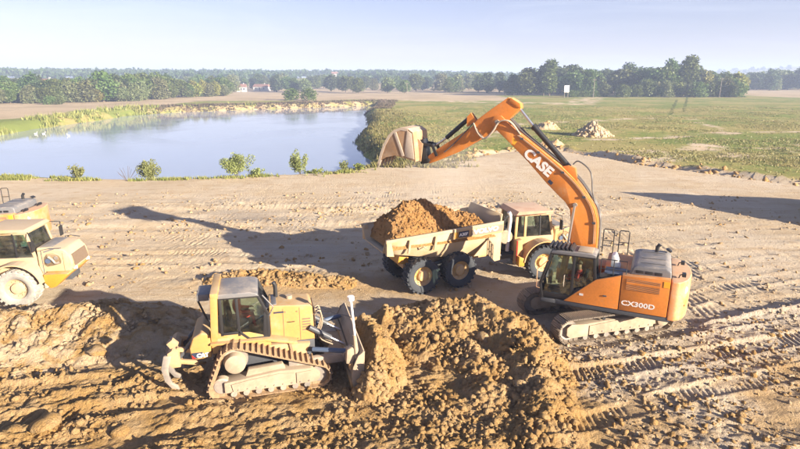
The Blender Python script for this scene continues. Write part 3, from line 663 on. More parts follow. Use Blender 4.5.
def hull_path(circles):
    pts = []
    for cx, cz, r in circles:
        for k in range(48): a = 2 * math.pi * k / 48; pts.append((cx + r * math.cos(a), cz + r * math.sin(a)))
    pts = sorted(set(pts))
    def half(P):
        h = []
        for p in P:
            while len(h) > 1 and (h[-1][0] - h[-2][0]) * (p[1] - h[-2][1]) - (h[-1][1] - h[-2][1]) * (p[0] - h[-2][0]) <= 0: h.pop()
            h.append(p)
        return h
    return half(pts)[:-1] + half(pts[::-1])[:-1]
def along(path, n, sag=None):
    P = [Vector(p) for p in path] + [Vector(path[0])]; L = [0]
    for a, b in zip(P[:-1], P[1:]): L.append(L[-1] + (b - a).length)
    out = []
    for k in range(n):
        s = L[-1] * k / n; i = max(j for j in range(len(L)) if L[j] <= s + 1e-9); i = min(i, len(P) - 2)
        tt = (s - L[i]) / max(1e-6, L[i + 1] - L[i]); p = P[i].lerp(P[i + 1], tt)
        s2 = (s + 0.03) % L[-1]; i2 = min(max(j for j in range(len(L)) if L[j] <= s2 + 1e-9), len(P) - 2)
        q = P[i2].lerp(P[i2 + 1], (s2 - L[i2]) / max(1e-6, L[i2 + 1] - L[i2]))
        out.append((p, math.atan2(q.y - p.y, q.x - p.x)))
    return out
def shoe_mesh(name, w_, pitch, grousers, gh, mat):
    b = MB(); b.box(-pitch * .47, pitch * .47, -w_ / 2, w_ / 2, -.03, 0)
    for g in grousers: b.box(g - .016, g + .016, -w_ / 2, w_ / 2, -.03 - gh, -.028)
    b.box(-pitch * .42, pitch * .42, -.11, -.05, .001, .09); b.box(-pitch * .42, pitch * .42, .05, .11, .001, .09)
    me = b.mesh(name); me.materials.append(mat); return me
def track(root, loc, rz, circles, width, n, shoe, frame_mb, frame_mat, extras):
    """track_frame part with its shoes, rollers, sprocket and idler as sub-parts"""
    fr = frame_mb.build('track_frame', frame_mat, root, .02); fr.location = loc; fr.rotation_euler = (0, 0, rz)
    for p, a in along(hull_path(circles), n): put(shoe, 'track_shoe', fr, (p.x, 0, p.y), (0, -a, 0))
    for nm, mb, mt, bv in extras: mb.build(nm, mt, fr, bv)
    return fr
def pane(root, pts, mat, name='pane', t=0.012):
    """glass plate from four corners"""
    P = [Vector(p) for p in pts]; n = (P[1] - P[0]).cross(P[3] - P[0]).normalized() * t / 2
    return MB().hexa([p - n for p in P] + [p + n for p in P]).build(name, mat, root)

# ---------------- excavator
def build_excavator(loc, heading, track_heading, label, number, op_label, worn=False, arm=True):
    root = empty('excavator', loc, R(heading)); tag(root, label, 'excavator', 'orange excavators')
    OR = MAT['orange_worn'] if worn else MAT['orange']
    rel = R(track_heading - heading)
    circ = [(-1.98, .47, .44), (1.98, .47, .44)]
    shoe = shoe_mesh('excavator_shoe', .6, .2, (-.07, 0, .07), .03, MAT['track'])
    for s in (-1, 1):
        c, q = math.cos(rel), math.sin(rel)
        f = MB().prism([(-1.75, .30), (1.75, .26), (1.98, .34), (1.98, .56), (1.6, .66), (0, .72), (-1.6, .62), (-1.9, .56)], -.2, .2)
        side = .23
        ex = [('idler', MB().lathe_y([(0, -.16), (.10, -.17), (.12, -.12), (.30, -.11), (.36, -.13), (.36, .13), (.30, .11), (.12, .12), (.10, .17), (0, .16)], 1.98, .47, 28), MAT['steel'], 0),
              ('sprocket', MB().lathe_y([(0, -.30), (.20, -.30), (.25, -.26), (.26, -.12), (.36, -.06), (.38, .06), (.26, .12), (.26, .27), (.2, .30), (0, .30)], -1.98, .47, 28), MAT['frame_pale'], 0)]
        for k in range(7): ex.append(('roller', MB().lathe_y([(0, -.24), (.10, -.24), (.11, -.10), (.08, -.08), (.08, .08), (.11, .10), (.10, .24), (0, .24)], -1.3 + k * .44, .17, 14), MAT['steel'], 0))
        for k in (-.7, .6): ex.append(('carrier_roller', MB().cyl((k, -.2, .80), (k, .2, .80), .07), MAT['black'], 0))
        for sd in (-1, 1):
            ex.append(('guard_plate', MB().prism([(1.25, .22), (1.95, .20), (2.12, .34), (2.12, .62), (1.95, .74), (1.25, .68)], sd * side - .02, sd * side + .02), MAT['frame_pale'], .01))
            ex.append(('side_plate', MB().prism([(-1.55, .24), (1.2, .24), (1.2, .60), (-.2, .70), (-1.55, .60)], sd * side - .015, sd * side + .015), MAT['frame_pale'], .01))
            for k in range(7): ex.append(('bolt', MB().cyl((-1.35 + k * .4, sd * .24, .33), (-1.35 + k * .4, sd * .265, .33), .03, n=8), MAT['steel'], 0))
        track(root, (-q * 1.3 * s, c * 1.3 * s, 0), rel, circ, .6, 52, shoe, f, MAT['frame_pale'], ex)
    cf = MB().prism([(-.75, .42), (.75, .42), (.85, .62), (.6, .88), (-.6, .88), (-.85, .62)], -1.12, 1.12); cf.cyl((0, 0, .86), (0, 0, 1.06), .62, n=32)
    o = cf.build('car_body', MAT['frame_pale'], root, .02); o.rotation_euler = (0, 0, rel)
    # deck and bodywork
    MB().box(-2.62, 1.25, -1.43, 1.43, 1.02, 1.19).build('deck', MAT['dark'], root, .02)
    MB().box(1.25, 1.80, .45, 1.43, 1.02, 1.17).build('cab_step', MAT['dark'], root, .02)
    side = MB().prism([(.95, 1.20), (-.10, 2.20), (-.93, 2.50), (-.93, 1.20)], 1.36, 1.462).build('side_door', OR, root, .02)
    MB().box(.28, .42, 1.463, 1.475, 1.52, 1.60).build('badge', MAT['silver'], side)
    MB().box(-.52, -.40, 1.463, 1.485, 1.62, 1.67).build('latch', MAT['dark'], side)
    eng = MB().prism([(-.96, 1.20), (-.96, 2.51), (-2.50, 2.58), (-2.50, 1.20)], 1.05, 1.462).build('engine_door', OR, root, .025)
    MB().box(-2.2, -1.12, 1.464, 1.472, 2.01, 2.42).build('grille', MAT['mesh'], eng)
    for k in range(9):
        if k != 5: MB().box(-2.2, -1.12, 1.466, 1.484, 2.03 + k * .045, 2.045 + k * .045).build('louvre', OR, eng)
    MB().box(-2.2, -1.12, 1.466, 1.486, 2.235, 2.30).build('louvre', OR, eng)
    lettering(number, .25, (-1.02, 1.464, 1.42), (-1, 0, 0), (0, 0, 1), MAT['white'], eng, offset=.006, sx_=1.2)
    MB().box(-2.495, -2.30, 1.464, 1.472, 2.28, 2.5).build('marker_strip', MAT['amber'], eng)
    MB().prism([(-.12, 1.2), (-.12, 2.15), (-.93, 2.42), (-2.5, 2.5), (-2.5, 1.2)], .5, 1.04).build('engine_bay', MAT['dark'], root, .02)
    MB().box(-2.5, -.30, -1.43, .48, 1.2, 2.42).build('machinery_housing', OR, root, .04)
    MB().box(-.28, .95, -1.43, -.55, 1.2, 2.1).build('fuel_tank', OR, root, .05)
    MB().box(.97, 1.6, -1.40, -.6, 1.2, 1.72).build('tool_box', OR, root, .05)
    tr = MB(); [tr.box(.97 + .0, 1.62, -1.36, -.62, 1.722 + .0, 1.745)]; tr.build('tread_plate', MAT['dark'], root)
    hd = MB().prism([(-1.18, 2.50), (-1.26, 2.80), (-1.45, 2.86), (-2.35, 2.88), (-2.50, 2.80), (-2.52, 2.50)], -1.05, 1.22).build('engine_hood', MAT['hood'], root, .07, 3)
    for k in range(3):
        MB().box(-1.62 - k * .30, -1.38 - k * .30, 1.215, 1.235, 2.60, 2.71).build('vent', MAT['black'], hd, .01)
    for y in (-.6, .2, .8): MB().box(-2.3, -1.5, y - .02, y + .02, 2.885, 2.905).build('hood_rib', MAT['hood'], hd)
    MB().tube([(-2.0, -.7, 2.85), (-2.0, -.7, 3.08), (-2.08, -.7, 3.2)], .07, 12).build('exhaust_pipe', MAT['black'], root)
    MB().prism([(-2.46, 2.9), (-2.3, 3.0), (-2.40, 3.02), (-2.52, 2.94)], -1.0, -.75).build('rear_camera', MAT['black'], root, .01)
    pl = [(-2.53, -1.45), (-2.53, 1.45)] + [(-2.62 - .58 * math.cos(a), 1.46 * math.sin(a)) for a in [R(x) for x in (78, 62, 45, 28, 10, -10, -28, -45, -62, -78)]]
    cw = MB().prism_z(pl, 1.08, 2.52).build('counterweight', MAT['orange_worn'], root, .06, 3)
    MB().prism_x([(.85, 1.45), (1.02, 1.62), (1.10, 1.62), (.93, 1.45)], -3.035, -2.945).build('reflector', MAT['red'], cw)
    MB().prism_x([(-.85, 1.45), (-1.02, 1.62), (-1.10, 1.62), (-.93, 1.45)], -3.035, -2.945).build('reflector', MAT['red'], cw)
    MB().cyl((-2.93, 1.05, 2.18), (-2.99, 1.10, 2.18), .13, n=18).build('tail_light', MAT['cap_white'], cw)
    for y in (-.5, .9):
        b = MB().tube([(-2.75, y, 2.52), (-2.78, y, 2.64), (-2.86, y, 2.66)], .02); b.box(-2.96, -2.84, y - .1, y + .1, 2.60, 2.72); b.build('mirror', MAT['black'], root)
    # hand rails on the right side and behind the cab
    for x0, x1, y in ((.55, .12, -1.34), (-.02, -.42, -1.34), (-.62, -.98, -1.34)):
        b = MB().tube([(x0, y, 1.9 if x0 > 0 else 2.42), (x0, y, 3.36), (x0 - .04, y, 3.40), (x1 + .04, y, 3.40), (x1, y, 3.36), (x1, y, 1.9 if x1 > 0 else 2.42)], .021)
        b.tube([(x0, y, 2.92), (x1, y, 2.92)], .018); b.build('hand_rail', MAT['black'], root)
    b = MB().tube([(-.22, 1.30, 2.2), (-.22, 1.30, 2.98), (-1.08, 1.30, 2.98), (-1.08, 1.30, 2.5)], .02); b.tube([(-.22, 1.30, 2.62), (-1.08, 1.30, 2.62)], .016); b.tube([(-.65, 1.30, 2.4), (-.65, 1.30, 2.98)], .016); b.build('hand_rail', MAT['black'], root)
    MB().box(-1.1, -.35, .55, 1.25, 2.43, 2.47).build('walkway', MAT['navy'], root); MB().prism([(-.5, 2.45), (-.5, 2.9), (-.65, 2.95), (-.85, 2.45)], .05, .5).build('air_cleaner', MAT['cap_white'], root, .04)
    # cab
    c = MB(); y0, y1 = .52, 1.42
    A, B, C_, D, E_, F_ = (1.76, 1.18), (1.86, 1.75), (1.52, 2.98), (.02, 3.0), (-.08, 2.1), (-.05, 1.18)
    for y in (y0 + .04, y1 - .04):
        for p, q in ((A, B), (B, C_), (C_, D), (D, E_), (E_, F_), ((.72, 1.2), (.70, 2.98))): c.bar((p[0], y, p[1]), (q[0], y, q[1]), .10, .08)
    for p in (A, B, C_, D, E_): c.bar((p[0], y0, p[1]), (p[0], y1, p[1]), .09, .09)
    c.box(-.05, 1.76, y0 + .02, y1 - .02, 1.19, 1.26)
    for y in (y0 + .02, y1 - .05): c.prism([(-.04, 1.2), (1.76, 1.2), (1.80, 1.42), (.72, 1.42), (.55, 1.72), (-.06, 1.95)], y, y + .03)
    cab = c.build('cab_frame', MAT['black'], root, .015)
    r = MB().prism([(-.04, 3.0), (1.56, 2.97), (1.50, 3.07), (1.2, 3.12), (.1, 3.13), (-.04, 3.08)], y0 - .03, y1 + .03).build('cab_roof', MAT['hood'], root, .03)
    MB().box(.10, .62, .62, 1.32, 3.128, 3.165).build('roof_hatch', MAT['frame_pale'], r, .02)
    for k in range(6): MB().prism([(.75 + k * .15, 3.13), (.84 + k * .15, 3.24), (.90 + k * .15, 3.24), (.85 + k * .15, 3.13)], y0 + .02, y1 - .02).build('guard_slat', MAT['black'], r, .015)
    G = MAT['glass']
    pane(cab, [(1.72, 1.40, 1.43), (.76, 1.40, 1.43), (.74, 1.40, 2.94), (1.48, 1.40, 2.94)], G); pane(cab, [(.66, 1.40, 1.74), (-.02, 1.40, 2.0), (.04, 1.40, 2.94), (.66, 1.40, 2.94)], G)
    pane(cab, [(1.72, .54, 1.43), (.76, .54, 1.43), (.74, .54, 2.94), (1.48, .54, 2.94)], G); pane(cab, [(.66, .54, 1.74), (-.02, .54, 2.0), (.04, .54, 2.94), (.66, .54, 2.94)], G)
    pane(cab, [(1.80, .60, 1.28), (1.80, 1.34, 1.28), (1.85, 1.34, 1.72), (1.85, .60, 1.72)], G); pane(cab, [(1.84, .60, 1.78), (1.84, 1.34, 1.78), (1.53, 1.34, 2.92), (1.53, .60, 2.92)], G)
    pane(cab, [(-.07, .6, 2.12), (-.07, 1.34, 2.12), (.01, 1.34, 2.92), (.01, .6, 2.92)], G)
    MB().tube([(1.0, 1.43, 1.75), (1.0, 1.47, 1.8), (1.0, 1.47, 2.15), (1.0, 1.43, 2.2)], .015).build('door_handle', MAT['steel'], cab)
    st = MB(); st.box(.35, .85, .72, 1.22, 1.55, 1.70); st.prism([(.30, 1.7), (.42, 1.7), (.30, 2.35), (.18, 2.35)], .74, 1.20); st.box(.4, .7, .8, 1.14, 1.262, 1.548)
    st.build('seat', MAT['seat'], cab, .03)
    cs = MB(); cs.box(.62, 1.05, 1.25, 1.33, 1.262, 1.82); cs.box(.62, 1.05, .62, .70, 1.262, 1.82); cs.box(1.55, 1.7, .60, .68, 1.5, 2.1); cs.build('console', MAT['dark'], cab, .02)
    MB().tube([(1.86, 1.46, 1.55), (1.98, 1.5, 1.6), (1.98, 1.5, 2.3), (1.62, 1.46, 2.7)], .016).build('grab_rail', MAT['orange_worn'], cab)
    # front linkage
    bm_ = MB(); bm_.prism([(-.12, 1.2), (.75, 1.2), (.62, 2.05), (.40, 2.2), (.12, 2.1)], -.42, -.33); bm_.prism([(-.12, 1.2), (.75, 1.2), (.62, 2.05), (.40, 2.2), (.12, 2.1)], .33, .42)
    bm_.build('boom_bracket', OR, root, .02)
    prof = [(.15, 1.72), (.62, 1.72), (.92, 2.4), (1.04, 3.31), (1.09, 3.94), (1.16, 4.42), (1.36, 4.70), (1.63, 4.93), (2.07, 5.33), (2.84, 6.12), (3.62, 6.83), (3.9, 7.08), (3.62, 7.50), (3.34, 7.27), (2.42, 6.63), (1.93, 6.28), (1.56, 6.00), (1.10, 5.59), (.78, 5.23), (.46, 4.84), (.26, 4.50), (.12, 4.05), (.08, 3.43), (.08, 2.4)]
    bo = MB().prism(prof, -.28, .28).build('boom', OR, root, .025)
    fk = [(3.5, 6.74), (3.75, 6.96), (4.30, 7.42), (4.38, 7.60), (4.24, 7.82), (3.98, 7.84), (3.45, 7.36)]
    for y in (-.29, .225): MB().prism(fk, y, y + .065).build('boom_fork', OR, bo, .015)
    MB().prism([(1.0, 5.5), (1.12, 5.98), (1.36, 6.08), (1.6, 6.02)], -.16, .16).build('cylinder_bracket', OR, bo, .01)
    for x, z in ((.98, 4.62), (4.12, 7.60), (.38, 1.95)): MB().cyl((x, -.34, z), (x, .34, z), .085, n=16).build('pin', MAT['steel'], bo)
    MB().prism([(3.42, 6.74), (3.60, 6.90), (3.48, 7.04), (3.30, 6.88)], .281, .284).build('decal', MAT['amber'], bo); MB().prism([(1.92, 5.30), (2.06, 5.42), (1.98, 5.52), (1.84, 5.40)], .281, .284).build('decal', MAT['badge'], bo)
    for s in (-1, 1):
        for z_ in (.0, .05): MB().tube([(.16 + z_, s * (.30), 3.2), (.20 + z_, s * .30, 4.0), (.36 + z_, s * .30, 4.55), (.62 + z_, s * .30, 4.95), (1.0 + z_, s * .30, 5.40), (1.5 + z_, s * .30, 5.84), (2.42 + z_, s * .30, 6.53), (3.25 + z_, s * .30, 7.12)], .014, 6, 2).build('pipe', MAT['bucket'], bo)
        for cx_, cz_ in ((.22, 4.0), (.66, 4.95), (1.5, 5.82), (2.45, 6.52), (3.1, 7.0)): MB().box(cx_ - .03, cx_ + .09, s * .30 - .03, s * .30 + .03, cz_ - .04, cz_ + .04).build('clamp', MAT['dark'], bo)
    lettering('CASE', .51, (3.06, .288, 6.40), (-.786, 0, -.619), (-.619, 0, .786), MAT['white'], bo, offset=.022, sx_=1.08)
    for y in (-.10, -.02, .06):
        MB().tube([(.0, y * 2, 2.6), (.02, y * 2, 3.4), (.06, y * 2, 4.1), (.22, y * 2, 4.62), (.45, y * 2, 4.95), (.82, y * 2 - .12, 5.42), (1.3, y * 2 - .16, 5.86), (1.95, y * 2, 6.36), (2.5, y * 2, 6.76), (3.1, y * 2, 7.20), (3.5, y * 2, 7.56), (3.85, y, 7.9)], .028, 8, 3).build('hose', MAT['hose'], bo)
    for y in (.36, .43): MB().tube([(1.2, y - .3, 6.12), (1.0, y - .28, 6.25), (.55, y - .2, 5.9), (.42, y - .2, 5.2), (.3, y - .26, 4.72)], .022, 8, 4).build('hose', MAT['hose'], bo)
    for s in (-1, 1):
        MB().cyl((1.28, s * .40, 1.5), (1.10, s * .40, 3.15), .10).build('boom_cylinder', OR, root); MB().cyl((1.10, s * .40, 3.14), (.98, s * .40, 4.62), .05).build('cylinder_rod', MAT['chrome'], root)
    MB().cyl((1.34, 0, 5.98), (2.74, 0, 7.42), .105).build('stick_cylinder', MAT['black'], root); MB().cyl((2.70, 0, 7.385), (2.80, 0, 7.48), .13).build('cylinder_collar', MAT['black'], root)
    MB().cyl((2.74, 0, 7.42), (3.38, 0, 8.15), .052).build('cylinder_rod', MAT['chrome'], root)
    sk = [(3.77, 8.52), (3.30, 8.26), (3.26, 8.12), (3.60, 7.80), (3.83, 7.54), (4.2, 7.26), (4.92, 6.80), (5.7, 6.33), (6.65, 5.90), (6.95, 5.78), (7.06, 5.90), (7.02, 6.10), (6.6, 6.42), (5.18, 7.36), (4.95, 7.66), (4.4, 8.08)]
    st = MB().prism(sk, -.21, .21).build('stick', OR, root, .02)
    MB().prism([(3.66, 8.515), (3.30, 8.30), (3.26, 8.15), (3.4, 8.16), (3.72, 8.36)], -.235, .235).build('end_plate', OR, st, .01)
    MB().prism([(5.0, 7.6), (5.25, 7.9), (5.4, 7.75), (5.4, 7.35)], -.14, -.06).build('cylinder_bracket', OR, st); MB().prism([(5.0, 7.6), (5.25, 7.9), (5.4, 7.75), (5.4, 7.35)], .06, .14).build('cylinder_bracket', OR, st)
    MB().cyl((5.22, 0, 7.80), (6.30, 0, 6.86), .09).build('bucket_cylinder', MAT['black'], root); MB().cyl((6.30, 0, 6.86), (6.80, 0, 6.50), .045).build('cylinder_rod', MAT['chrome'], root)
    for s in (-1, 1):
        b = MB().bar((6.62, s * .26, 6.12), (6.82, s * .26, 6.56), .12, .05); b.bar((6.82, s * .26, 6.54), (7.32, s * .26, 6.62), .12, .05); b.build('link_bar', MAT['black'], root, .01)
    b = MB().prism([(6.98, 5.80), (7.34, 5.74), (7.42, 6.72), (7.24, 6.80), (7.10, 6.3)], -.24, .24); b.cyl((7.0, -.32, 5.92), (7.0, .32, 5.92), .08); b.cyl((7.32, -.32, 6.62), (7.32, .32, 6.62), .075); b.cyl((6.82, -.3, 6.55), (6.82, .3, 6.55), .06)
    b.build('quick_coupler', MAT['black'], root, .015)
    for y in (.25, .33, .41): MB().tube([(5.1, .22, 7.52), (4.85, y, 7.15), (4.55, y + .05, 6.95), (4.25, y + .05, 7.25), (4.0, y + .03, 7.62), (3.6, y, 7.62), (3.2, .28, 7.15)], .026, 8, 5).build('hose', MAT['steel'], st)
    MB().tube([(5.1, .215, 7.52), (5.8, .235, 6.75), (6.3, .235, 6.3)], .022, 8, 3).build('hose', MAT['hose'], st)
    # bucket with its mouth turned down
    W = .74
    shell = [(7.36, 5.90), (7.42, 6.55), (7.50, 7.10), (7.72, 7.24), (8.06, 7.27), (8.36, 7.16), (8.62, 6.92), (8.84, 6.55), (9.00, 6.15), (9.12, 5.72)]
    bk = MB().strip(shell, -.045, -W, W).build('bucket', MAT['bucket'], root, 0)
    for s in (-1, 1): MB().strip(shell[3:], -.11, s * W - .012, s * W + .012).build('edge_strip', MAT['bucket_pale'], bk, 0)
    sp = [(7.44, 5.94), (7.48, 6.5), (7.56, 7.06), (7.76, 7.18), (8.06, 7.21), (8.33, 7.10), (8.57, 6.88), (8.79, 6.52), (8.94, 6.14), (9.03, 5.82), (8.70, 6.02), (8.3, 6.10), (7.85, 6.02)]
    for s in (-1, 1):
        MB().prism(sp, s * (W - .02) - .018, s * (W - .02) + .018).build('side_plate', MAT['bucket'], bk, .006)
        MB().bar((8.30, s * (W + .004), 7.06), (7.92, s * (W + .004), 6.10), .13, .03).build('wear_plate', MAT['bucket_pale'], bk, .006)
        MB().prism([(7.42, 6.0), (7.47, 6.5), (7.55, 7.05), (7.74, 7.17), (7.84, 6.4), (7.82, 6.08)], s * (W + .001) - .02, s * (W + .001) + .018).build('wear_plate', MAT['bucket_pale'], bk, .006)
    for k in range(5):
        y = -W + .1 + k * (2 * W - .2) / 4
        MB().hexa([(8.98, y - .07, 5.86), (9.14, y - .07, 5.80), (9.14, y + .07, 5.80), (8.98, y + .07, 5.86), (9.14, y - .04, 5.52), (9.17, y - .04, 5.51), (9.17, y + .04, 5.51), (9.14, y + .04, 5.52)]).build('tooth', MAT['steel'], bk)
    for y in (-.30, .30): MB().prism([(7.30, 5.86), (7.46, 5.9), (7.56, 6.9), (7.36, 6.74), (7.22, 6.6)], y - .03, y + .03).build('hinge_ear', MAT['bucket'], bk, .01)
    if op_label:
        hp = Vector((math.cos(R(heading)), math.sin(R(heading)), 0)); nl = Vector((-hp.y, hp.x, 0))
        p = Vector(loc) + hp * .52 + nl * .97 + Vector((0, 0, 1.82)); person('person', p, R(heading), (0.42, 0.03, 0.025), (0.04, 0.045, 0.06), op_label, .40, .97)
    return root
ex1 = build_excavator((7.6, 19.4, 0), 154.5, 195.3, 'orange crawler excavator with raised boom holding an empty bucket above the loaded hauler', 'CX300D', 'operator in red jacket seated inside the orange excavator cab')
ex2 = build_excavator((-22.4, 27.4, 0), 188, 182, 'dust-covered orange excavator cut off at the left edge, standing behind the parked hauler', 'CX300D', None, True)

# ---------------- bulldozer
def build_dozer():
    th = 14.6; h = Vector((math.cos(R(th)), math.sin(R(th)), 0)); n = Vector((-h.y, h.x, 0))
    loc = Vector((-5.46, 13.8, 0)) + 1.5 * h + 1.25 * n
    root = empty('bulldozer', loc, R(th)); tag(root, 'yellow crawler bulldozer pushing soil, ripper raised at its rear', 'bulldozer')
    T = Matrix.Translation((-1.5, -1.25, 0)); K = lambda: MB(T)
    Y, YD = MAT['cat'], MAT['cat_dusty']
    circ = [(.22, .36, .33), (3.07, .37, .34), (.66, 1.16, .44)]
    shoe = shoe_mesh('bulldozer_shoe', .6, .19, (0,), .06, MAT['track_d'])
    for s, yc in ((-1, .30), (1, 2.20)):
        f = MB().prism([(.30, .18), (3.0, .18), (3.12, .30), (3.12, .46), (2.85, .66), (1.9, .70), (1.0, .60), (.30, .52)], -.23, .23)
        f.prism([(.9, .55), (2.1, .66), (2.0, .86), (1.0, .80)], -.1, .1)
        ex = [('idler', MB().lathe_y([(0, -.13), (.24, -.13), (.27, -.1), (.27, .1), (.24, .13), (0, .13)], 3.07, .37, 24), MAT['steel'], 0),
              ('idler', MB().lathe_y([(0, -.13), (.22, -.13), (.26, -.1), (.26, .1), (.22, .13), (0, .13)], .22, .36, 24), MAT['steel'], 0),
              ('sprocket', MB().lathe_y([(0, -.06), (.36, -.06), (.37, .06), (0, .06)], .66, 1.16, 26), MAT['steel'], 0),
              ('final_drive', MB().lathe_y([(0, -.33), (.20, -.33), (.29, -.29), (.31, -.2), (.31, .3), (0, .32)], .66, 1.12, 26), MAT['frame_pale'], 0)]
        for k in range(7): ex.append(('roller', MB().lathe_y([(0, -.26), (.09, -.26), (.11, -.1), (.08, 0), (.11, .1), (.09, .26), (0, .26)], .55 + k * .36, .14, 14), MAT['steel'], 0))
        for sd in (-1, 1):
            ex.append(('guard_plate', MB().prism([(.55, .20), (2.35, .20), (2.35, .58), (1.9, .63), (1.0, .54), (.5, .46)], sd * .25 - .015, sd * .25 + .015), MAT['frame_pale'], .008))
            ex.append(('guard_plate', MB().prism([(2.40, .20), (2.98, .22), (3.06, .40), (2.85, .60), (2.40, .58)], sd * .25 - .012, sd * .25 + .012), MAT['frame_pale'], .008))
            for k in range(9): ex.append(('bolt', MB().cyl((.7 + k * .26, sd * .26, .27), (.7 + k * .26, sd * .285, .27), .028, n=8), MAT['steel'], 0))
        track(root, (-1.5, yc - 1.25, 0), 0, circ, .6, 50, shoe, f, MAT['frame_pale'], ex)
    K().prism([(.1, .62), (2.9, .55), (3.05, .75), (3.05, 1.3), (.1, 1.3)], .72, 1.78).build('main_frame', MAT['dark'], root, .03)
    hd = K().prism([(1.72, 1.25), (3.02, 1.05), (3.06, 1.3), (3.03, 2.38), (2.95, 2.45), (1.72, 2.54)], .76, 1.74).build('engine_hood', Y, root, .04, 3)
    K().box(1.85, 2.15, .745, .757, 2.28, 2.33).build('badge', MAT['badge'], hd)
    for x_ in (2.12, 2.62): K().box(x_, x_ + .014, .752, .762, 1.30, 2.40).build('panel_seam', MAT['mesh'], hd)
    for k in range(5): K().box(2.70, 2.95, .752, .764, 1.62 + k * .09, 1.66 + k * .09).build('louvre', MAT['mesh'], hd)
    for x_, z_ in ((1.8, 1.5), (2.05, 1.5), (2.2, 1.42), (2.55, 1.36), (2.2, 2.3), (2.55, 2.28), (1.8, 2.4)): K().cyl((x_, .74, z_), (x_, .765, z_), .022, n=8).build('bolt', MAT['track_d'], hd)
    K().tube([(2.28, .75, 1.95), (2.28, .70, 1.97), (2.46, .70, 1.97), (2.46, .75, 1.95)], .012).build('handle', MAT['black'], hd)
    K().box(3.05, 3.09, .82, 1.68, 1.25, 2.3).build('radiator_grille', MAT['mesh'], hd, .01)
    for k in range(8): K().box(3.09, 3.11, .84, 1.66, 1.32 + k * .12, 1.36 + k * .12).build('grille_bar', Y, hd)
    K().tube([(1.95, 1.50, 2.45), (1.95, 1.50, 2.92), (1.90, 1.50, 3.02)], .065, 12).build('exhaust_stack', MAT['black'], root)
    K().cyl((2.35, 1.35, 2.45), (2.35, 1.35, 2.60), .10).build('air_cap', MAT['frame_pale'], root)
    K().prism([(1.55, 2.40), (1.80, 2.54), (1.95, 2.56), (1.95, 2.44)], .85, 1.65).build('cowl', MAT['hood'], root, .02)
    # fenders and rear tank
    for y0, y1 in ((.12, .76), (1.74, 2.38)):
        K().prism([(-.02, 1.66), (1.65, 1.62), (2.5, 1.40), (2.5, 1.34), (1.6, 1.54), (-.02, 1.60)], y0 + .3 if y0 < 1 else y0, y1 if y0 < 1 else y1 - .3).build('fender', Y, root, .015)
    K().prism([(.0, 1.25), (.9, 1.28), (1.72, 1.25), (1.72, 1.62), (1.1, 1.85), (.0, 1.90)], .58, 1.92).build('platform', Y, root, .03)
    K().box(.18, .52, .572, .582, 1.62, 1.74).build('decal', YD, root)
    K().prism([(1.5, 1.0), (2.75, .92), (2.9, 1.25), (1.9, 1.34), (1.5, 1.34)], .55, .75).build('side_panel', YD, root, .02)
    K().bar((2.35, .52, .95), (2.28, .52, 1.36), .07, .05).build('bracket', MAT['track_d'], root)
    tk = K().prism([(-.02, 1.18), (-.02, 1.93), (-.25, 2.0), (-.50, 1.86), (-.62, 1.55), (-.60, 1.24), (-.45, 1.15)], .52, 1.98).build('fuel_tank', Y, root, .06, 3)
    bd = K().box(-.56, -.26, .500, .514, 1.22, 1.40).build('badge', MAT['badge'], tk)
    lettering('CAT', .17, (-.43 - 1.5, .499 - 1.25, 1.245), (1, 0, 0), (0, 0, 1), MAT['white'], bd, offset=.01); K().prism([(-.56, 1.22), (-.46, 1.22), (-.56, 1.34)], .494, .499).build('badge_corner', MAT['red'], bd)
    # roll-over hoop and cab
    hp = K(); 
    for y in (.46, 2.04): hp.bar((.12, y, 1.86), (.20, y, 3.12), .20, .16)
    hp.bar((.21, .38, 3.16), (.21, 2.12, 3.16), .18, .22); hp.build('rollover_hoop', Y, root, .03)
    c = K(); y0, y1 = .58, 1.92
    A, B, C_, D = (.32, 1.86), (1.66, 1.30), (1.42, 2.98), (.34, 3.0)
    for y in (y0 + .03, y1 - .03):
        for p, q in (((.33, 1.80), D), (D, C_), (C_, (1.68, 2.35)), ((1.68, 2.35), (1.66, 1.62)), ((.82, 1.75), (.80, 3.0)), ((.33, 1.86), (.82, 1.86)), ((.80, 1.9), (1.12, 1.60)), ((1.1, 1.62), (1.66, 1.62))): c.bar((p[0], y, p[1]), (q[0], y, q[1]), .085, .07)
    for p in ((.33, 1.9), D, C_, (1.68, 2.35), (1.66, 1.62)): c.bar((p[0], y0, p[1]), (p[0], y1, p[1]), .08, .08)
    c.prism([(1.50, 1.62), (1.72, 1.62), (1.72, 2.40), (1.56, 2.45)], y0, y0 + .1)
    cab = c.build('cab_frame', MAT['black'], root, .012)
    K().prism([(.28, 3.0), (1.46, 2.98), (1.40, 3.08), (1.2, 3.13), (.28, 3.14)], y0 - .04, y1 + .04).build('cab_roof', MAT['hood'], root, .04, 3)
    K().box(-.32, .10, .85, 1.65, 2.86, 3.08).build('air_conditioner', MAT['hood'], root, .04)
    K().tube([(-.30, .9, 2.9), (-.1, .9, 2.3), (.1, .9, 2.0)], .03).build('bracket', MAT['black'], root)
    G = MAT['glass']; PT = lambda L: [T @ Vector(p) for p in L]
    for y in (y0 + .02, y1 - .02):
        pane(cab, PT([(.36, y, 1.9), (.78, y, 1.9), (.77, y, 2.96), (.38, y, 2.96)]), G); pane(cab, PT([(.86, y, 1.90), (1.12, y, 1.66), (1.62, y, 1.66), (1.63, y, 2.36)]), G)
        pane(cab, PT([(.86, y, 1.93), (1.62, y, 2.40), (1.40, y, 2.94), (.85, y, 2.96)]), G)
    pane(cab, PT([(1.67, .66, 1.66), (1.67, 1.84, 1.66), (1.67, 1.84, 2.32), (1.67, .66, 2.32)]), G); pane(cab, PT([(1.67, .66, 2.38), (1.67, 1.84, 2.38), (1.43, 1.84, 2.94), (1.43, .66, 2.94)]), G)
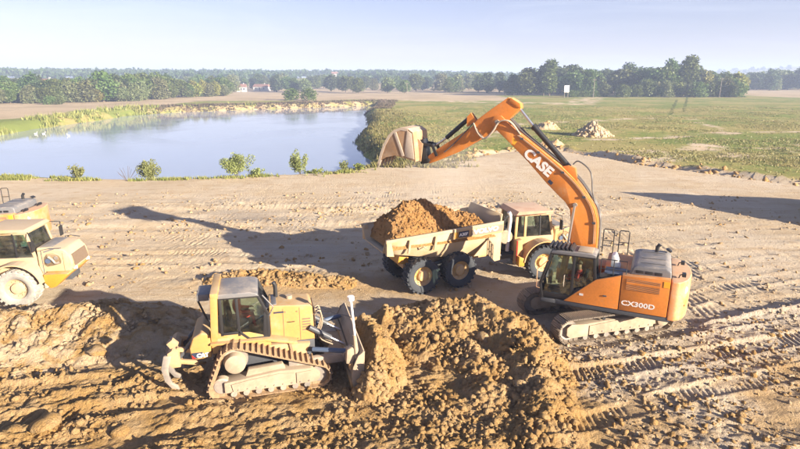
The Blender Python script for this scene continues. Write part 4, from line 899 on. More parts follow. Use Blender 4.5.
    pane(cab, PT([(.335, .66, 1.95), (.335, 1.84, 1.95), (.345, 1.84, 2.94), (.345, .66, 2.94)]), G)
    st = K(); st.box(.55, 1.0, 1.0, 1.5, 1.86, 2.02); st.prism([(.50, 2.0), (.62, 2.0), (.52, 2.6), (.42, 2.6)], 1.02, 1.48); st.build('seat', MAT['seat'], cab, .03)
    cs = K(); cs.box(.7, 1.1, 1.6, 1.72, 1.86, 2.2); cs.box(.7, 1.1, .78, .88, 1.86, 2.2); cs.box(1.45, 1.62, .8, 1.7, 1.62, 2.15); cs.build('console', MAT['dark'], cab, .02)
    # ripper
    for y in (.85, 1.65):
        K().bar((-.45, y, 1.30), (-1.02, y, 1.42), .13, .10).build('ripper_arm', YD, root, .015); K().bar((-.45, y, .90), (-1.0, y, 1.02), .13, .10).build('ripper_arm', YD, root, .015)
        K().cyl((-.48, y, 1.72), (-.98, y, 1.12), .06).build('ripper_cylinder', MAT['dark'], root)
    K().prism([(-.92, .95), (-1.16, .94), (-1.26, 1.10), (-1.25, 1.42), (-1.12, 1.50), (-.96, 1.4)], .6, 1.9).build('ripper_beam', YD, root, .012)
    K().prism([(-.92, 1.66), (-1.08, 1.84), (-1.25, 1.72), (-1.15, 1.55)], .62, .82).build('ripper_bracket', YD, root, .02)
    for y in (.62, 1.25, 1.88):
        s_ = K().prism([(-1.14, 1.35), (-1.36, 1.35), (-1.46, .95), (-1.40, .55), (-1.24, .30), (-1.02, .22), (-1.06, .34), (-1.20, .45), (-1.27, .70), (-1.26, .95)], y - .05, y + .05).build('ripper_shank', MAT['steel'], root, .015)
    # blade and push frame
    K().box(2.2, 3.9, .30, .50, .60, .86).build('push_arm', MAT['steel'], root, .03); K().box(2.2, 3.9, 2.0, 2.2, .60, .86).build('push_arm', MAT['steel'], root, .03)
    K().prism_z([(3.3, .3), (3.95, .5), (4.10, 1.25), (3.95, 2.0), (3.3, 2.2), (3.3, 1.9), (3.6, 1.25), (3.3, .6)], .56, .84).build('push_frame', YD, root, .03)
    for y in (.72, 1.78):
        K().cyl((2.9, y, 1.72), (3.55, y, 1.28), .085).build('lift_cylinder', MAT['dark'], root); K().cyl((3.55, y, 1.28), (4.0, y, .98), .045).build('cylinder_rod', MAT['chrome'], root)
    for y0_, y1_ in ((.4, -.05), (2.1, 2.6)): K().cyl((2.95, y0_, 1.12), (4.12, y1_, 1.12), .075).build('angle_cylinder', MAT['navy'], root)
    bp = [(4.22, -.12), (4.12, .10), (4.06, .35), (4.05, .65), (4.10, .95), (4.22, 1.22), (4.36, 1.40)]
    bl = K().strip(bp, -.05, -.62, 3.12).build('blade', MAT['frame_pale'], root, 0)
    for y in (-.60, 3.10): K().prism([(4.10, -.06), (4.30, -.08), (4.36, .5), (4.40, 1.40), (4.20, 1.26), (4.04, .9), (3.99, .6), (4.02, .3)], y - .03, y + .03).build('end_plate', MAT['frame_pale'], bl, .008)
    K().box(3.95, 4.06, -.5, 3.0, .75, .95).build('stiffener', YD, bl, .01); K().box(3.98, 4.08, -.5, 3.0, .15, .32).build('stiffener', YD, bl, .01); K().prism([(4.12, -.18), (4.30, -.22), (4.30, -.12), (4.16, .02)], -.6, 3.1).build('cutting_edge', MAT['steel'], bl)
    K().prism([(3.86, .95), (4.06, .90), (4.20, 1.32), (4.05, 1.46), (3.9, 1.4)], -.45, -.2).build('mast_bracket', MAT['frame_pale'], root, .02); K().cyl((3.98, -.1, 1.0), (3.98, .2, 1.0), .16).build('pivot', MAT['steel'], root)
    mr = K().tube([(4.18, -.42, 1.2), (4.14, -.42, 1.9), (4.05, -.42, 3.0)], .036, 10).build('antenna_mast', MAT['cap_white'], root)
    K().cyl((4.055, -.42, 2.98), (4.05, -.42, 3.10), .10, .10, 18).build('antenna_dome', MAT['cap_white'], mr); K().cyl((4.19, -.42, 1.1), (4.13, -.42, 1.85), .08, .055).build('mast_socket', MAT['frame_pale'], mr)
    K().tube([(3.0, .9, 2.35), (3.4, .5, 2.3), (3.9, -.2, 2.42), (4.10, -.42, 2.4)], .012, 6, 4).build('cable', MAT['hose'], mr)
    for y in (.8, 1.0, 1.2): K().tube([(3.05, y, 2.1), (3.25, y, 2.2), (3.32, y, 1.8), (3.2, y, 1.3), (3.6, y - .2, 1.1)], .022, 8, 4).build('hose', MAT['frame_pale'], root)
    K().tube([(1.72, .62, 2.3), (1.85, .55, 2.6), (1.55, .52, 3.02)], .02).build('grab_rail', MAT['hood'], root)
    p = loc + h * (.76 - 1.5) + Vector((0, 0, 2.13)); person('person', p, R(th + 6), (0.60, 0.03, 0.02), (0.45, 0.03, 0.02), 'bulldozer driver in red work clothes seated in the cab', .34)
    return root
build_dozer()

# ---------------- articulated haulers
def tyre_mesh(mat):
    Rr, w_ = .80, .32
    b = MB().lathe_y([(.44, -.24), (.50, -.29), (.62, -.32), (.72, -.31), (.765, -.27), (.77, 0), (.765, .27), (.72, .31), (.62, .32), (.50, .29), (.44, .24)], n=40)
    for k in range(22):
        for s in (-1, 1):
            a = 2 * math.pi * (k + (.5 if s > 0 else 0)) / 22; P = []
            for rr in (.745, .815):
                for y, da in ((s * .01, -.10), (s * .31, .02), (s * .31, .15), (s * .01, .03)):
                    P.append((rr * math.cos(a + da), y * (1 if rr > .8 else 1.0), rr * math.sin(a + da)))
            b.hexa(P)
    me = b.mesh('tyre'); me.materials.append(mat); return me
def rim_mesh(mat):
    b = MB().lathe_y([(.455, -.25), (.47, -.20), (.43, -.17), (.36, -.13), (.30, -.10), (.27, -.10), (.24, -.16), (.22, -.22), (.12, -.24), (0, -.24)], n=32)
    for k in range(12): a = 2 * math.pi * k / 12; b.cyl((.33 * math.cos(a), -.13, .33 * math.sin(a)), (.33 * math.cos(a), -.16, .33 * math.sin(a)), .022, n=6)
    me = b.mesh('rim'); me.materials.append(mat); return me
def build_hauler(loc, heading, tr_off, tr_rot, label, tyre_m, pale, number, body=True):
    root = empty('articulated_hauler', loc, R(heading)); tag(root, label, 'dump truck', 'articulated dump haulers')
    P, PP = (MAT['haul_pale'], MAT['haul_pale']) if pale else (MAT['haul'], MAT['haul_pale'])
    TM, RM = tyre_mesh(tyre_m), rim_mesh(PP if pale else MAT['rim'])
    def wheel(x, y, flip, T=None):
        p = Vector((x, y, .80)); rz = 0
        if T is not None: p = T @ p; rz = tr_rot
        w_ = put(TM, 'wheel', root, p, (0, R(random.uniform(0, 360)), rz + (math.pi if flip else 0))); w_.rotation_mode = 'XYZ'
        w_.rotation_euler = (0, R(random.uniform(0, 16)), rz + (math.pi if flip else 0))
        put(RM, 'rim', w_)
    for x in (0, 1.88):
        wheel(x, -1.14, False); wheel(x, 1.14, True)
        MB().cyl((x, -.85, .80), (x, .85, .80), .17).build('axle', MAT['dark'], root)
    MB().box(-.5, 4.25, -.30, .30, .86, 1.20).build('rear_frame', P, root, .03)
    if body:
        st = [(-1.80, 2.02, 1.25, 2.62, 1.46), (-.9, 1.80, 1.20, 2.66, 1.46), (.6, 1.46, 1.10, 2.70, 1.46), (2.3, 1.32, 1.05, 2.78, 1.46), (3.55, 1.32, 1.05, 2.84, 1.46), (3.92, 1.75, 1.1, 2.86, 1.46)]
        V = []; F = []
        for x, fz, fw, tz, tw in st: V += [(x, -tw, tz), (x, -fw - .06, fz + .42), (x, -fw + .2, fz), (x, fw - .2, fz), (x, fw + .06, fz + .42), (x, tw, tz)]
        for i in range(len(st) - 1):
            for k in range(5): F.append((i * 6 + k, i * 6 + k + 1, (i + 1) * 6 + k + 1, (i + 1) * 6 + k))
        e = (len(st) - 1) * 6; V += [(4.05, -1.35, 3.22), (4.05, 1.35, 3.22)]; F += [(e, e + 1, e + 2, e + 3, e + 4, e + 5, len(V) - 1, len(V) - 2)]
        b = MB(); b.add(V, F); bd = b.build('dump_body', PP, root); sd = bd.modifiers.new('thick', 'SOLIDIFY'); sd.thickness = .06; sd.offset = -1
        bd.data.set_sharp_from_angle(angle=R(15))
        for s in (-1, 1):
            MB().hexa([(-1.82, s * 1.42, 2.56), (4.0, s * 1.42, 2.80), (4.0, s * 1.54, 2.80), (-1.82, s * 1.54, 2.56), (-1.82, s * 1.42, 2.70), (4.0, s * 1.42, 2.94), (4.0, s * 1.54, 2.94), (-1.82, s * 1.54, 2.70)]).build('top_rail', PP, bd, .02)
            MB().hexa([(1.40, s * 1.40, 2.36), (4.0, s * 1.44, 2.40), (4.0, s * 1.52, 2.40), (1.40, s * 1.50, 2.36), (1.40, s * 1.47, 2.70), (4.0, s * 1.47, 2.80), (4.0, s * 1.545, 2.80), (1.40, s * 1.535, 2.70)]).build('side_band', P, bd, .01)
            for x in (-.7, .55): MB().bar((x, s * 1.33, 1.95), (x, s * 1.50, 2.6), .10, .07).build('rib', PP, bd, .01)
            MB().prism([(-1.78, 2.0), (-1.78, 2.68), (-1.60, 2.70), (-1.45, 1.95)], s * 1.30 - .03, s * 1.50 + .0 * s).build('tail_gusset', PP, bd, .01)
        nf = Vector((0, -1, .30)).normalized()
        pb = MB().hexa([(1.46, -1.512, 2.40), (1.62, -1.514, 2.402), (1.62, -1.524, 2.402), (1.46, -1.522, 2.40), (1.46, -1.538, 2.68), (1.62, -1.54, 2.685), (1.62, -1.552, 2.685), (1.46, -1.55, 2.68)]).build('number_panel', MAT['haul_yellow'], bd)
        MB().hexa([(1.64, -1.512, 2.42), (2.16, -1.514, 2.43), (2.16, -1.526, 2.43), (1.64, -1.524, 2.42), (1.64, -1.540, 2.69), (2.16, -1.542, 2.71), (2.16, -1.556, 2.71), (1.64, -1.554, 2.69)]).build('number_plate', MAT['badge'], bd)
        MB().hexa([(2.30, -1.516, 2.43), (3.96, -1.518, 2.47), (3.96, -1.527, 2.47), (2.30, -1.525, 2.43), (2.30, -1.540, 2.70), (3.96, -1.542, 2.78), (3.96, -1.555, 2.78), (2.30, -1.553, 2.70)]).build('name_stripe', MAT['stripe'], bd)
        up = (-.04, -.09, 1)
        lettering(number, .20, (1.68, -1.536, 2.485), (1, 0, .035), up, MAT['white'], bd, offset=.008); lettering('VOLVO', .30, (2.42, -1.538, 2.50), (1, 0, .04), up, MAT['white'], bd, offset=.012, sx_=1.3)
        for s in (-1, 1):
            MB().prism([(2.6, 1.35), (3.35, 1.35), (3.75, .95), (4.05, .98), (4.08, 2.35), (3.6, 2.35)], s * 1.28 - .03, s * 1.28 + .03).build('mud_guard', PP, root, .015)
            MB().cyl((1.0, s * .55, 1.0), (2.6, s * .6, 1.32), .09).build('tipping_cylinder', MAT['dark'], root)
        MB().prism([(-.85, 1.2), (-.3, 1.15), (-.3, 1.5), (-.75, 1.7)], -.5, .5).build('body_hinge', MAT['haul_yellow'], root, .03)
        MB().tube([(-.1, -1.52, 2.25), (.05, -1.55, 2.12), (.2, -1.53, 2.2)], .025).build('hook', MAT['bucket'], root)
    # front unit
    T = Matrix.Translation((*tr_off, 0)) @ Matrix.Rotation(tr_rot, 4, 'Z'); K = lambda: MB(T); PT = lambda L: [T @ Vector(p) for p in L]
    wheel(0, -1.14, False, T); wheel(0, 1.14, True, T)
    K().cyl((0, -.85, .80), (0, .85, .80), .17).build('axle', MAT['dark'], root)
    K().box(-1.75, 1.75, -.42, .42, .78, 1.22).build('front_frame', MAT['dark'], root, .03)
    K().cyl((-1.55, 0, .72), (-1.55, 0, 1.32), .28).build('hitch', MAT['haul_yellow'], root, .02)
    for s in (-1, 1): K().cyl((-1.9, s * .55, 1.05), (-.75, s * .5, 1.05), .075).build('steering_cylinder', MAT['dark'], root)
    for s in (-1, 1):
        fp = [(1.06 * math.cos(R(a)), .83 + 1.06 * math.sin(R(a))) for a in range(10, 176, 11)]
        K().strip(fp, .05, s * 1.14 - .36, s * 1.14 + .36).build('fender', P, root, 0)
        K().prism([(-1.30, .72), (-1.02, .72), (-1.02, 1.1), (-1.30, 1.2)], s * 1.15 - .3, s * 1.15 + .3).build('step_box', MAT['haul_yellow'], root, .02)
    # bonnet
    hd = K().prism([(.72, 1.30), (.72, 2.38), (1.35, 2.38), (1.78, 2.27), (2.00, 1.97), (2.06, 1.62), (1.95, 1.30)], -.82, .82).build('bonnet', P, root, .08, 3)
    K().prism([(1.02, .95), (1.22, .70), (1.44, .76), (2.0, 1.28), (1.95, 1.32), (1.02, 1.32)], -1.20, 1.20).build('front_skirt', MAT['haul_yellow'] if pale else P, root, .03)
    K().hexa([(1.72, -.86, 1.32), (2.08, -.80, 1.42), (2.08, .80, 1.42), (1.72, .86, 1.32), (1.72, -.86, 2.16), (1.96, -.80, 2.06), (1.96, .80, 2.06), (1.72, .86, 2.16)]).build('nose', P, root, .05)
    K().hexa([(2.05, -.66, 1.50), (2.10, -.66, 1.50), (2.10, .66, 1.50), (2.05, .66, 1.50), (1.95, -.66, 2.0), (2.0, -.66, 2.0), (2.0, .66, 2.0), (1.95, .66, 2.0)]).build('grille', MAT['mesh'], root)
    for s in (-1, 1):
        op = [(.95, 1.66), (.98, 1.95), (1.12, 2.12), (1.36, 2.14), (1.56, 2.02), (1.66, 1.80), (1.60, 1.66), (1.3, 1.58), (1.05, 1.55)]
        K().prism([(1.3 + (a - 1.3) * 1.12, 1.85 + (b - 1.85) * 1.12) for a, b in op], s * .80 - .03, s * .80 + .025).build('opening_rim', P, hd, .01)
        K().prism(op, s * .80 - .03, s * .80 + .030).build('engine_opening', MAT['mesh'], hd)
        K().cyl((1.12, s * .83, 1.80), (1.12, s * .87, 1.80), .11, n=14).build('pulley', MAT['navy'], hd); K().tube([(1.15, s * .85, 1.98), (1.3, s * .86, 1.85), (1.4, s * .86, 1.70), (1.55, s * .85, 1.72)], .05, 8, 3).build('pipe', MAT['steel'], hd); K().cyl((1.45, s * .83, 1.92), (1.45, s * .86, 1.92), .08, n=12).build('pulley', MAT['steel'], hd)
        K().bar((1.02, s * .84, 2.2), (1.42, s * .84, 2.32), .06, .03).build('latch', MAT['hood'], hd)
        K().cyl((2.0, s * .62, 1.40), (2.11, s * .62, 1.42), .08).build('headlight', MAT['cap_white'], root)
        K().tube([(1.05, s * 1.12, 1.35), (1.05, s * 1.12, 2.35), (1.35, s * 1.0, 2.4), (1.75, s * .9, 2.36)], .018).build('hand_rail', MAT['dark'], root)
    K().box(.85, 1.35, -.70, .70, 2.382, 2.40).build('bonnet_mat', MAT['hood'], hd, .005)
    # cab
    c = K(); y0, y1 = -.86, .86
    CP = MAT['cab_paint'] if not pale else MAT['haul_pale']
    c.box(-1.30, .70, y0, y1, 1.28, 1.98)
    for y in (y0 + .05, y1 - .05):
        for p, q in (((-1.25, 1.95), (-1.22, 3.06)), ((-.78, 1.95), (-.78, 3.06)), ((.66, 1.95), (.42, 3.06)), ((-1.25, 3.04), (.44, 3.04))): c.bar((p[0], y, p[1]), (q[0], y, q[1]), .12, .09)
    for p in ((-1.22, 3.04), (.43, 3.04)): c.bar((p[0], y0, p[1]), (p[0], y1, p[1]), .1, .1)
    cab = c.build('cab', CP, root, .02)
    K().prism([(-1.36, 3.06), (.56, 3.04), (.60, 3.12), (.45, 3.21), (-1.2, 3.24), (-1.36, 3.02)], y0 - .08, y1 + .08).build('cab_roof', MAT['roof_dusty'] if not pale else MAT['haul_pale'], root, .04, 3)
    G = MAT['glass_blue'] if pale else MAT['glass']
    for y in (y0 + .03, y1 - .03):
        pane(cab, PT([(-1.18, y, 2.0), (-.84, y, 2.0), (-.84, y, 2.98), (-1.16, y, 2.98)]), G); pane(cab, PT([(-.72, y, 2.0), (.58, y, 2.0), (.37, y, 2.98), (-.72, y, 2.98)]), G)
    pane(cab, PT([(.67, y0 + .08, 2.0), (.67, y1 - .08, 2.0), (.44, y1 - .08, 2.99), (.44, y0 + .08, 2.99)]), G); pane(cab, PT([(-1.25, y0 + .08, 2.0), (-1.25, y1 - .08, 2.0), (-1.22, y1 - .08, 2.99), (-1.22, y0 + .08, 2.99)]), G)
    K().bar((-.02, y0 + .015, 2.0), (-.06, y0 + .015, 3.02), .05, .05).build('door_post', MAT['black'], cab)
    s_ = K(); s_.box(-.75, -.2, -.3, .3, 1.985, 2.15); s_.prism([(-.80, 2.1), (-.66, 2.1), (-.74, 2.85), (-.86, 2.85)], -.28, .28); s_.build('seat', MAT['seat'], cab, .03); K().tube([(.45, 0, 2.0), (.2, 0, 2.35)], .03).build('steering_column', MAT['black'], cab)
    K().lathe_y([(.19, -.012), (.20, 0), (.19, .012), (.18, 0), (.19, -.012)], .2, 2.36, 20).build('steering_wheel', MAT['black'], cab)
    for s in (-1, 1):
        b = K().tube([(.55, s * .9, 3.1), (.85, s * 1.25, 3.0), (.85, s * 1.25, 2.8)], .018); b.box(.82, .87, s * 1.25 - .12, s * 1.25 + .12, 2.35, 2.8); b.build('mirror', MAT['black'], root)
    # equipment behind the cab
    K().tube([(-1.60, -.72, 1.3), (-1.58, -.74, 2.2), (-1.52, -.72, 2.95), (-1.62, -.72, 3.2)], .09, 12, 3).build('exhaust_pipe', MAT['silver'], root)
    K().box(-1.95, -1.42, -.55, .75, 1.3, 2.35).build('radiator_box', MAT['dark'], root, .04); K().lathe_y([(0, -.80), (.30, -.80), (.34, -.76), (.34, -.58), (0, -.58)], -1.72, 2.0, 24).build('air_filter', MAT['frame_pale'], root)
    K().tube([(-1.75, -.7, 2.3), (-1.9, -.8, 2.7), (-1.7, -.75, 3.0), (-1.45, -.7, 2.9)], .045, 8, 4).build('hose', MAT['black'], root); K().tube([(-1.95, -.5, 1.5), (-2.2, -.55, 1.3), (-2.3, -.4, 1.15)], .035, 8, 4).build('hose', MAT['black'], root)
    K().prism([(-1.36, .72), (-1.30, 1.9), (-1.05, 1.95), (-1.0, 1.3), (-1.1, .72)], y0 - .30, y0 - .02).build('ladder', P, root, .02); K().box(-1.33, -1.28, y0 - .34, y0 - .30, .9, 1.9).build('red_rail', MAT['red'], root)
    return root
th = 24.0; nL = Vector((-math.sin(R(th)), math.cos(R(th)), 0)); hL = Vector((math.cos(R(th)), math.sin(R(th)), 0))
rootp = Vector((1.06, 22.0, 0)) + 1.45 * nL
ttr = 13.0; ntr = Vector((-math.sin(R(ttr)), math.cos(R(ttr)), 0)); trp = Vector((6.82, 23.83, 0)) + 1.45 * ntr - rootp
H1 = build_hauler(rootp, th, (trp.dot(hL), trp.dot(nL)), R(ttr - th), 'articulated dump hauler loaded with soil, standing under the raised excavator bucket', MAT['tyre'], False, 'A30F')
th2 = 8.0; n2 = Vector((-math.sin(R(th2)), math.cos(R(th2)), 0)); h2 = Vector((math.cos(R(th2)), math.sin(R(th2)), 0))
fr2 = Vector((-15.85, 20.5, 0)) + 1.45 * n2
H2 = build_hauler(fr2 - h2 * 6.05, th2, (6.05, 0), 0.0, 'pale dusty hauler with open engine side, cut off by the left edge', MAT['tyre_pale'], True, 'A30F')
# ---- soil in the dump body
X, Y = np.meshgrid(np.linspace(-1.55, 3.75, 140), np.linspace(-1.36, 1.36, 76)); sh = X.shape; X = X.ravel(); Y = Y.ravel()
hgt = 2.50 + 1.15 * np.clip(1 - np.hypot((X + .35) / 1.7, Y / 1.5), 0, 1) ** .9 + .55 * np.clip(1 - np.hypot((X - 2.2) / 1.7, (Y - .2) / 1.5), 0, 1) + .75 * np.clip(1 - np.hypot((X - .9) / 1.5, (Y - .35) / 1.2), 0, 1)
hgt += .14 * cells(X, Y, 2.2, 3) + .09 * cells(X, Y, 4.2, 8) + RNG.uniform(-.02, .02, X.shape) + .12 * fbm(X, Y, 1.5, 3, 5) + .06 * (1 - 3 * np.abs(pn(X * 5, Y * 5, 9)))
ed = np.minimum(1, np.minimum((X + 1.56) / .35, np.minimum((3.76 - X) / .3, (1.37 - np.abs(Y)) / .25))); hgt = 2.15 + (hgt - 2.15) * ss(ed, -.1, 1)
ii = np.arange(sh[0] * sh[1]).reshape(sh); F = np.stack([ii[:-1, :-1], ii[:-1, 1:], ii[1:, 1:], ii[1:, :-1]], -1).reshape(-1, 4)
LV = np.stack([X, Y, hgt], -1); LF = np.concatenate([F[:, [0, 1, 2]], F[:, [0, 2, 3]]]); nC_ = 2600        # loose clods lying on the load
pk = RNG.integers(0, len(X), nC_ * 2); pk = pk[ed[pk] > .35][:nC_]; sz = .016 * (6.0 ** (RNG.random(len(pk)) ** 2.0)); CV = I1[0][None] * (1 + RNG.uniform(-.38, .38, (len(pk), len(I1[0]), 3))) * sz[:, None, None] * RNG.uniform(.6, 1.3, (len(pk), 1, 3)) + LV[pk][:, None, :]
CF = (I1[1][None] + (np.arange(len(pk)) * len(I1[0]))[:, None, None]).reshape(-1, 3) + len(LV); nb_ = len(LF)
me = fast_mesh('soil_load', np.concatenate([LV, CV.reshape(-1, 3)]), np.concatenate([LF, CF])); me.polygons.foreach_set('use_smooth', np.arange(len(me.polygons)) < nb_); me.update(); me.materials.append(MAT['load'])
o = link(bpy.data.objects.new('soil_load', me)); o.location = rootp; o.rotation_euler = (0, 0, R(th)); tag(o, 'heaped load of brown soil filling the dump body of the hauler', 'soil load')
# ------------------------------------------------------------------ vegetation, far things, haze
def leaf_cloud(n, lobes, size, up=0.25, rng=RNG, flat_=1.0):
    """n leaf quads spread over the shells of ellipsoid lobes (cx,cy,cz,rx,ry,rz)"""
    L = np.array(lobes, float); wgt = (L[:, 3] * L[:, 5]); k = rng.choice(len(L), n, p=wgt / wgt.sum())
    dv = rng.normal(size=(n, 3)); dv /= np.linalg.norm(dv, axis=1)[:, None]
    rad = 1 - 0.55 * rng.random(n) ** 2.2 + 0.12 * rng.normal(size=n)
    P = L[k, :3] + dv * L[k, 3:] * rad[:, None]
    a = rng.normal(size=(n, 3)) + dv * 0.3; a /= np.linalg.norm(a, axis=1)[:, None]
    b = np.cross(a, rng.normal(size=(n, 3))); b /= np.linalg.norm(b, axis=1)[:, None]; c = np.cross(a, b)
    s = size * rng.uniform(0.5, 1.3, n)[:, None]
    V = np.stack([P - b * s - c * s * .7, P + b * s - c * s * .7, P + b * s * .6 + c * s * .7, P - b * s * .6 + c * s * .7], 1).reshape(-1, 3)
    V[:, 2] = np.maximum(V[:, 2], 0.02)
    return V, np.arange(4 * n).reshape(n, 4)
def crown_lobes(h, r, base, n, squash=1.0):
    out = []
    for i in range(n):
        t_ = (i + .5) / n; z = base + (h - base) * (0.12 + 0.78 * t_); env = math.sin(math.pi * min(1, .22 + .72 * t_)) ** .7
        a = random.uniform(0, 6.28); rr = r * env * random.uniform(.15, .62); s = r * random.uniform(.32, .55) * (0.75 + .5 * env) 
        out.append((rr * math.cos(a), rr * math.sin(a), z, s, s, s * squash * random.uniform(.75, 1.1)))
    return out
def limbs(h, r, lobes, tr):
    b = MB(); top = h * .72
    P = [(0, 0, -.3), (.1 * r * .1, 0, top * .35), (random.uniform(-.1, .1) * r, random.uniform(-.1, .1) * r, top * .7), (random.uniform(-.15, .15) * r, random.uniform(-.15, .15) * r, top)]
    for i in range(3): b.cyl(P[i], P[i + 1], tr * (1 - .27 * i), tr * (1 - .27 * (i + 1)), 7)
    for l in lobes[::2]:
        z0 = max(h * .18, l[2] - r * .6); b.cyl((0, 0, min(z0, top * .95)), l[:3], tr * .4, tr * .12, 5)
    return b
TREES = {}
def tree_kind(key, h, r, base, nl, nleaf, size, mat, tr, squash=1.0):
    lob = crown_lobes(h, r, base, nl, squash); V, F = leaf_cloud(nleaf, lob, size)
    cm = fast_mesh('crown', V, F); cm.materials.append(mat); tm = limbs(h, r, lob, tr).mesh('trunk'); tm.materials.append(MAT['bark']); TREES[key] = (cm, tm)
for v in range(3):
    tree_kind(('oak', v), 12, 5.2, 2.0, 15, 2700, .40, MAT['leaf_mid'], .35)
    tree_kind(('dark', v), 12, 4.8, 1.5, 14, 2700, .40, MAT['leaf_dark'], .35)
    tree_kind(('tall', v), 18, 4.4, 2.5, 17, 3000, .40, MAT['leaf_mid'], .35, 1.35)
    tree_kind(('pale', v), 9, 4.4, .6, 14, 2400, .34, MAT['leaf_pale'], .22)
    tree_kind(('yellow', v), 10, 3.6, .8, 12, 2000, .34, MAT['leaf_yel'], .22, 1.2)
    tree_kind(('bush', v), 4, 3.0, .0, 10, 1200, .20, MAT['leaf_mid'], .10)
def tree(kind, x, y, h, w_, label, group, cat='tree', name=None):
    cm, tm = TREES[(kind, random.randrange(3))]; nat = {'oak': 12, 'dark': 12, 'tall': 18, 'pale': 9, 'yellow': 10, 'bush': 4}[kind]
    s = h / nat; root = empty(name or {'oak': 'broadleaf_tree', 'dark': 'dark_tree', 'tall': 'tall_tree', 'pale': 'willow_tree', 'yellow': 'young_tree', 'bush': 'bush'}[kind], (x, y, gz(x, y) - .05), random.uniform(0, 6.28))
    root.scale = (s * w_, s * w_, s); tag(root, label, cat, group)
    c = put(cm, 'crown', root); t_ = put(tm, 'trunk', root); return root
px = lambda u, y: (u - 400) / 533.0 * (y * .9647 + 9.2 * .2634 - .0)         # east-west position seen in picture column u at ground distance y
# wood on the right, beyond the meadow
GR = 'trees of the wood beyond the meadow'
named = [('dark', 512, 318, 11, 1.1, 'small dark tree at the left end of the wood beyond the meadow'), ('oak', 527, 312, 15, 1.15, 'broad round tree near the left end of the wood beyond the meadow'),
         ('tall', 549, 306, 19.5, 1.25, 'tall rounded green tree behind the white signboard of the meadow wood'), ('dark', 572, 330, 16, 1.1, 'dark tree right behind the white signboard'),
         ('dark', 627, 330, 17, 1.2, 'dark tall tree near the middle of the wood, above the hedge'), ('tall', 685, 300, 21.5, 1.15, 'tallest light green tree of the wood, above the meadow ruts'),
         ('tall', 668, 312, 20, 1.0, 'slim tall tree just left of the tallest one in the wood'), ('yellow', 735, 292, 12.5, 1.1, 'yellow-green young tree at the right end of the wood'), ('pale', 605, 290, 6.5, 1.2, 'pale round bush at the right end of the low hedge')]
for k, u, y, h, w_, lb in named: tree(k, px(u, y), y, h, w_, lb, GR)
for i in range(64):
    u = 508 + 236 * (i + random.random()) / 64; y = random.uniform(300, 372)
    env = np.interp(u, [505, 530, 550, 575, 600, 640, 665, 690, 715, 745], [9, 13, 16, 15, 14, 15, 15, 17, 13, 9])
    k = random.choice(['oak', 'dark', 'oak', 'dark', 'tall'] if u < 650 else ['oak', 'tall', 'yellow', 'oak', 'pale'])
    tree(k, px(u, y), y, env * random.uniform(.85, 1.08) + (y - 310) * .02, random.uniform(1.1, 1.5), 'broadleaf tree within the dense wood beyond the meadow', GR)
for i in range(26):
    u = 618 + 122 * (i + random.random()) / 26; y = random.uniform(284, 296)
    tree(random.choice(['pale', 'yellow', 'oak', 'bush']), px(u, y), y, random.uniform(5, 10.5) if u > 640 else 6, random.uniform(.9, 1.15), 'low yellowish tree along the sunlit front of the wood', 'front trees of the wood')
for i in range(9): tree('bush', px(569 + i * 4.2, 284 + i * .8), 284 + i * .8, random.uniform(2.6, 3.6), 1.25, 'low green hedge bush between the signboard and the wood', 'hedge bushes', 'bush')
for i in range(30):
    u = 744 + 80 * (i + random.random()) / 30; y = random.uniform(440, 540)
    tree(random.choice(['dark', 'oak', 'dark', 'pale']), px(u, y), y, random.uniform(11, 17), random.uniform(1, 1.4), 'tree of the far wood at the right edge behind the tan field', 'far wood at the right edge')
# tree belt on the left, behind the tan field
GL = 'tree belt behind the left field'
tree('oak', px(104, 232), 232, 12.6, 1.35, 'tallest spreading tree of the belt behind the left field', GL); tree('dark', px(33, 228), 228, 11.0, 1.0, 'dark rounded tree rising above the left belt', GL)
for i in range(92):
    u = -25 + 252 * (i + random.random()) / 92; y0 = np.interp(u, [-30, 60, 140, 200, 250], [196, 212, 232, 285, 305]); y = y0 + random.choice([4, 4, 12, 22, 34]) + random.uniform(0, 5)
    near = y - y0 < 10; env = np.interp(u, [-30, 90, 110, 150, 200, 250], [9.3, 9.8, 11.2, 10.6, 10.4, 10])
    k = random.choice(['pale', 'pale', 'oak', 'yellow']) if near else random.choice(['oak', 'dark', 'oak'])
    tree(k, px(u, y), y, env * (random.uniform(.5, .9) if near else random.uniform(.72, 1.12)), random.uniform(1.0, 1.35), 'pale willow-like tree along the front of the left belt' if near else 'hazy green tree in the belt behind the left field', GL + (' (front)' if near else ''))
for u, y, h, lb in ((50, 206, 3.0, 'left and larger'), (60, 207, 2.4, 'right and smaller')): tree('bush', px(u, y), y, h, 1.3, lb + ' of two bright green bushes at the foot of the left belt', 'bushes at the left belt', 'bush')
for u, y, lb in ((292, 243, 'left one of two dark round bushes on the far pond shore'), (309, 244, 'right one of two dark round bushes on the far pond shore')): tree('bush', px(u, y), y, 5.0, 1.15, lb, 'bushes on the far shore', 'bush')
for i in range(52):
    u = 130 + 385 * (i + random.random()) / 52; y = random.uniform(360, 520)
    if 232 < u < 276 and y < 450: y += 110
    tree(random.choice(['oak', 'dark', 'pale', 'oak']), px(u, y), y, random.uniform(8, 13.0), random.uniform(1, 1.5), 'hazy tree far beyond the pond in front of the wooded ridge', 'hazy trees beyond the pond')
tree('oak', px(478, 395), 395, 12.5, 1.0, 'lone round tree left of the wood, beyond the excavator stick', 'hazy trees beyond the pond')
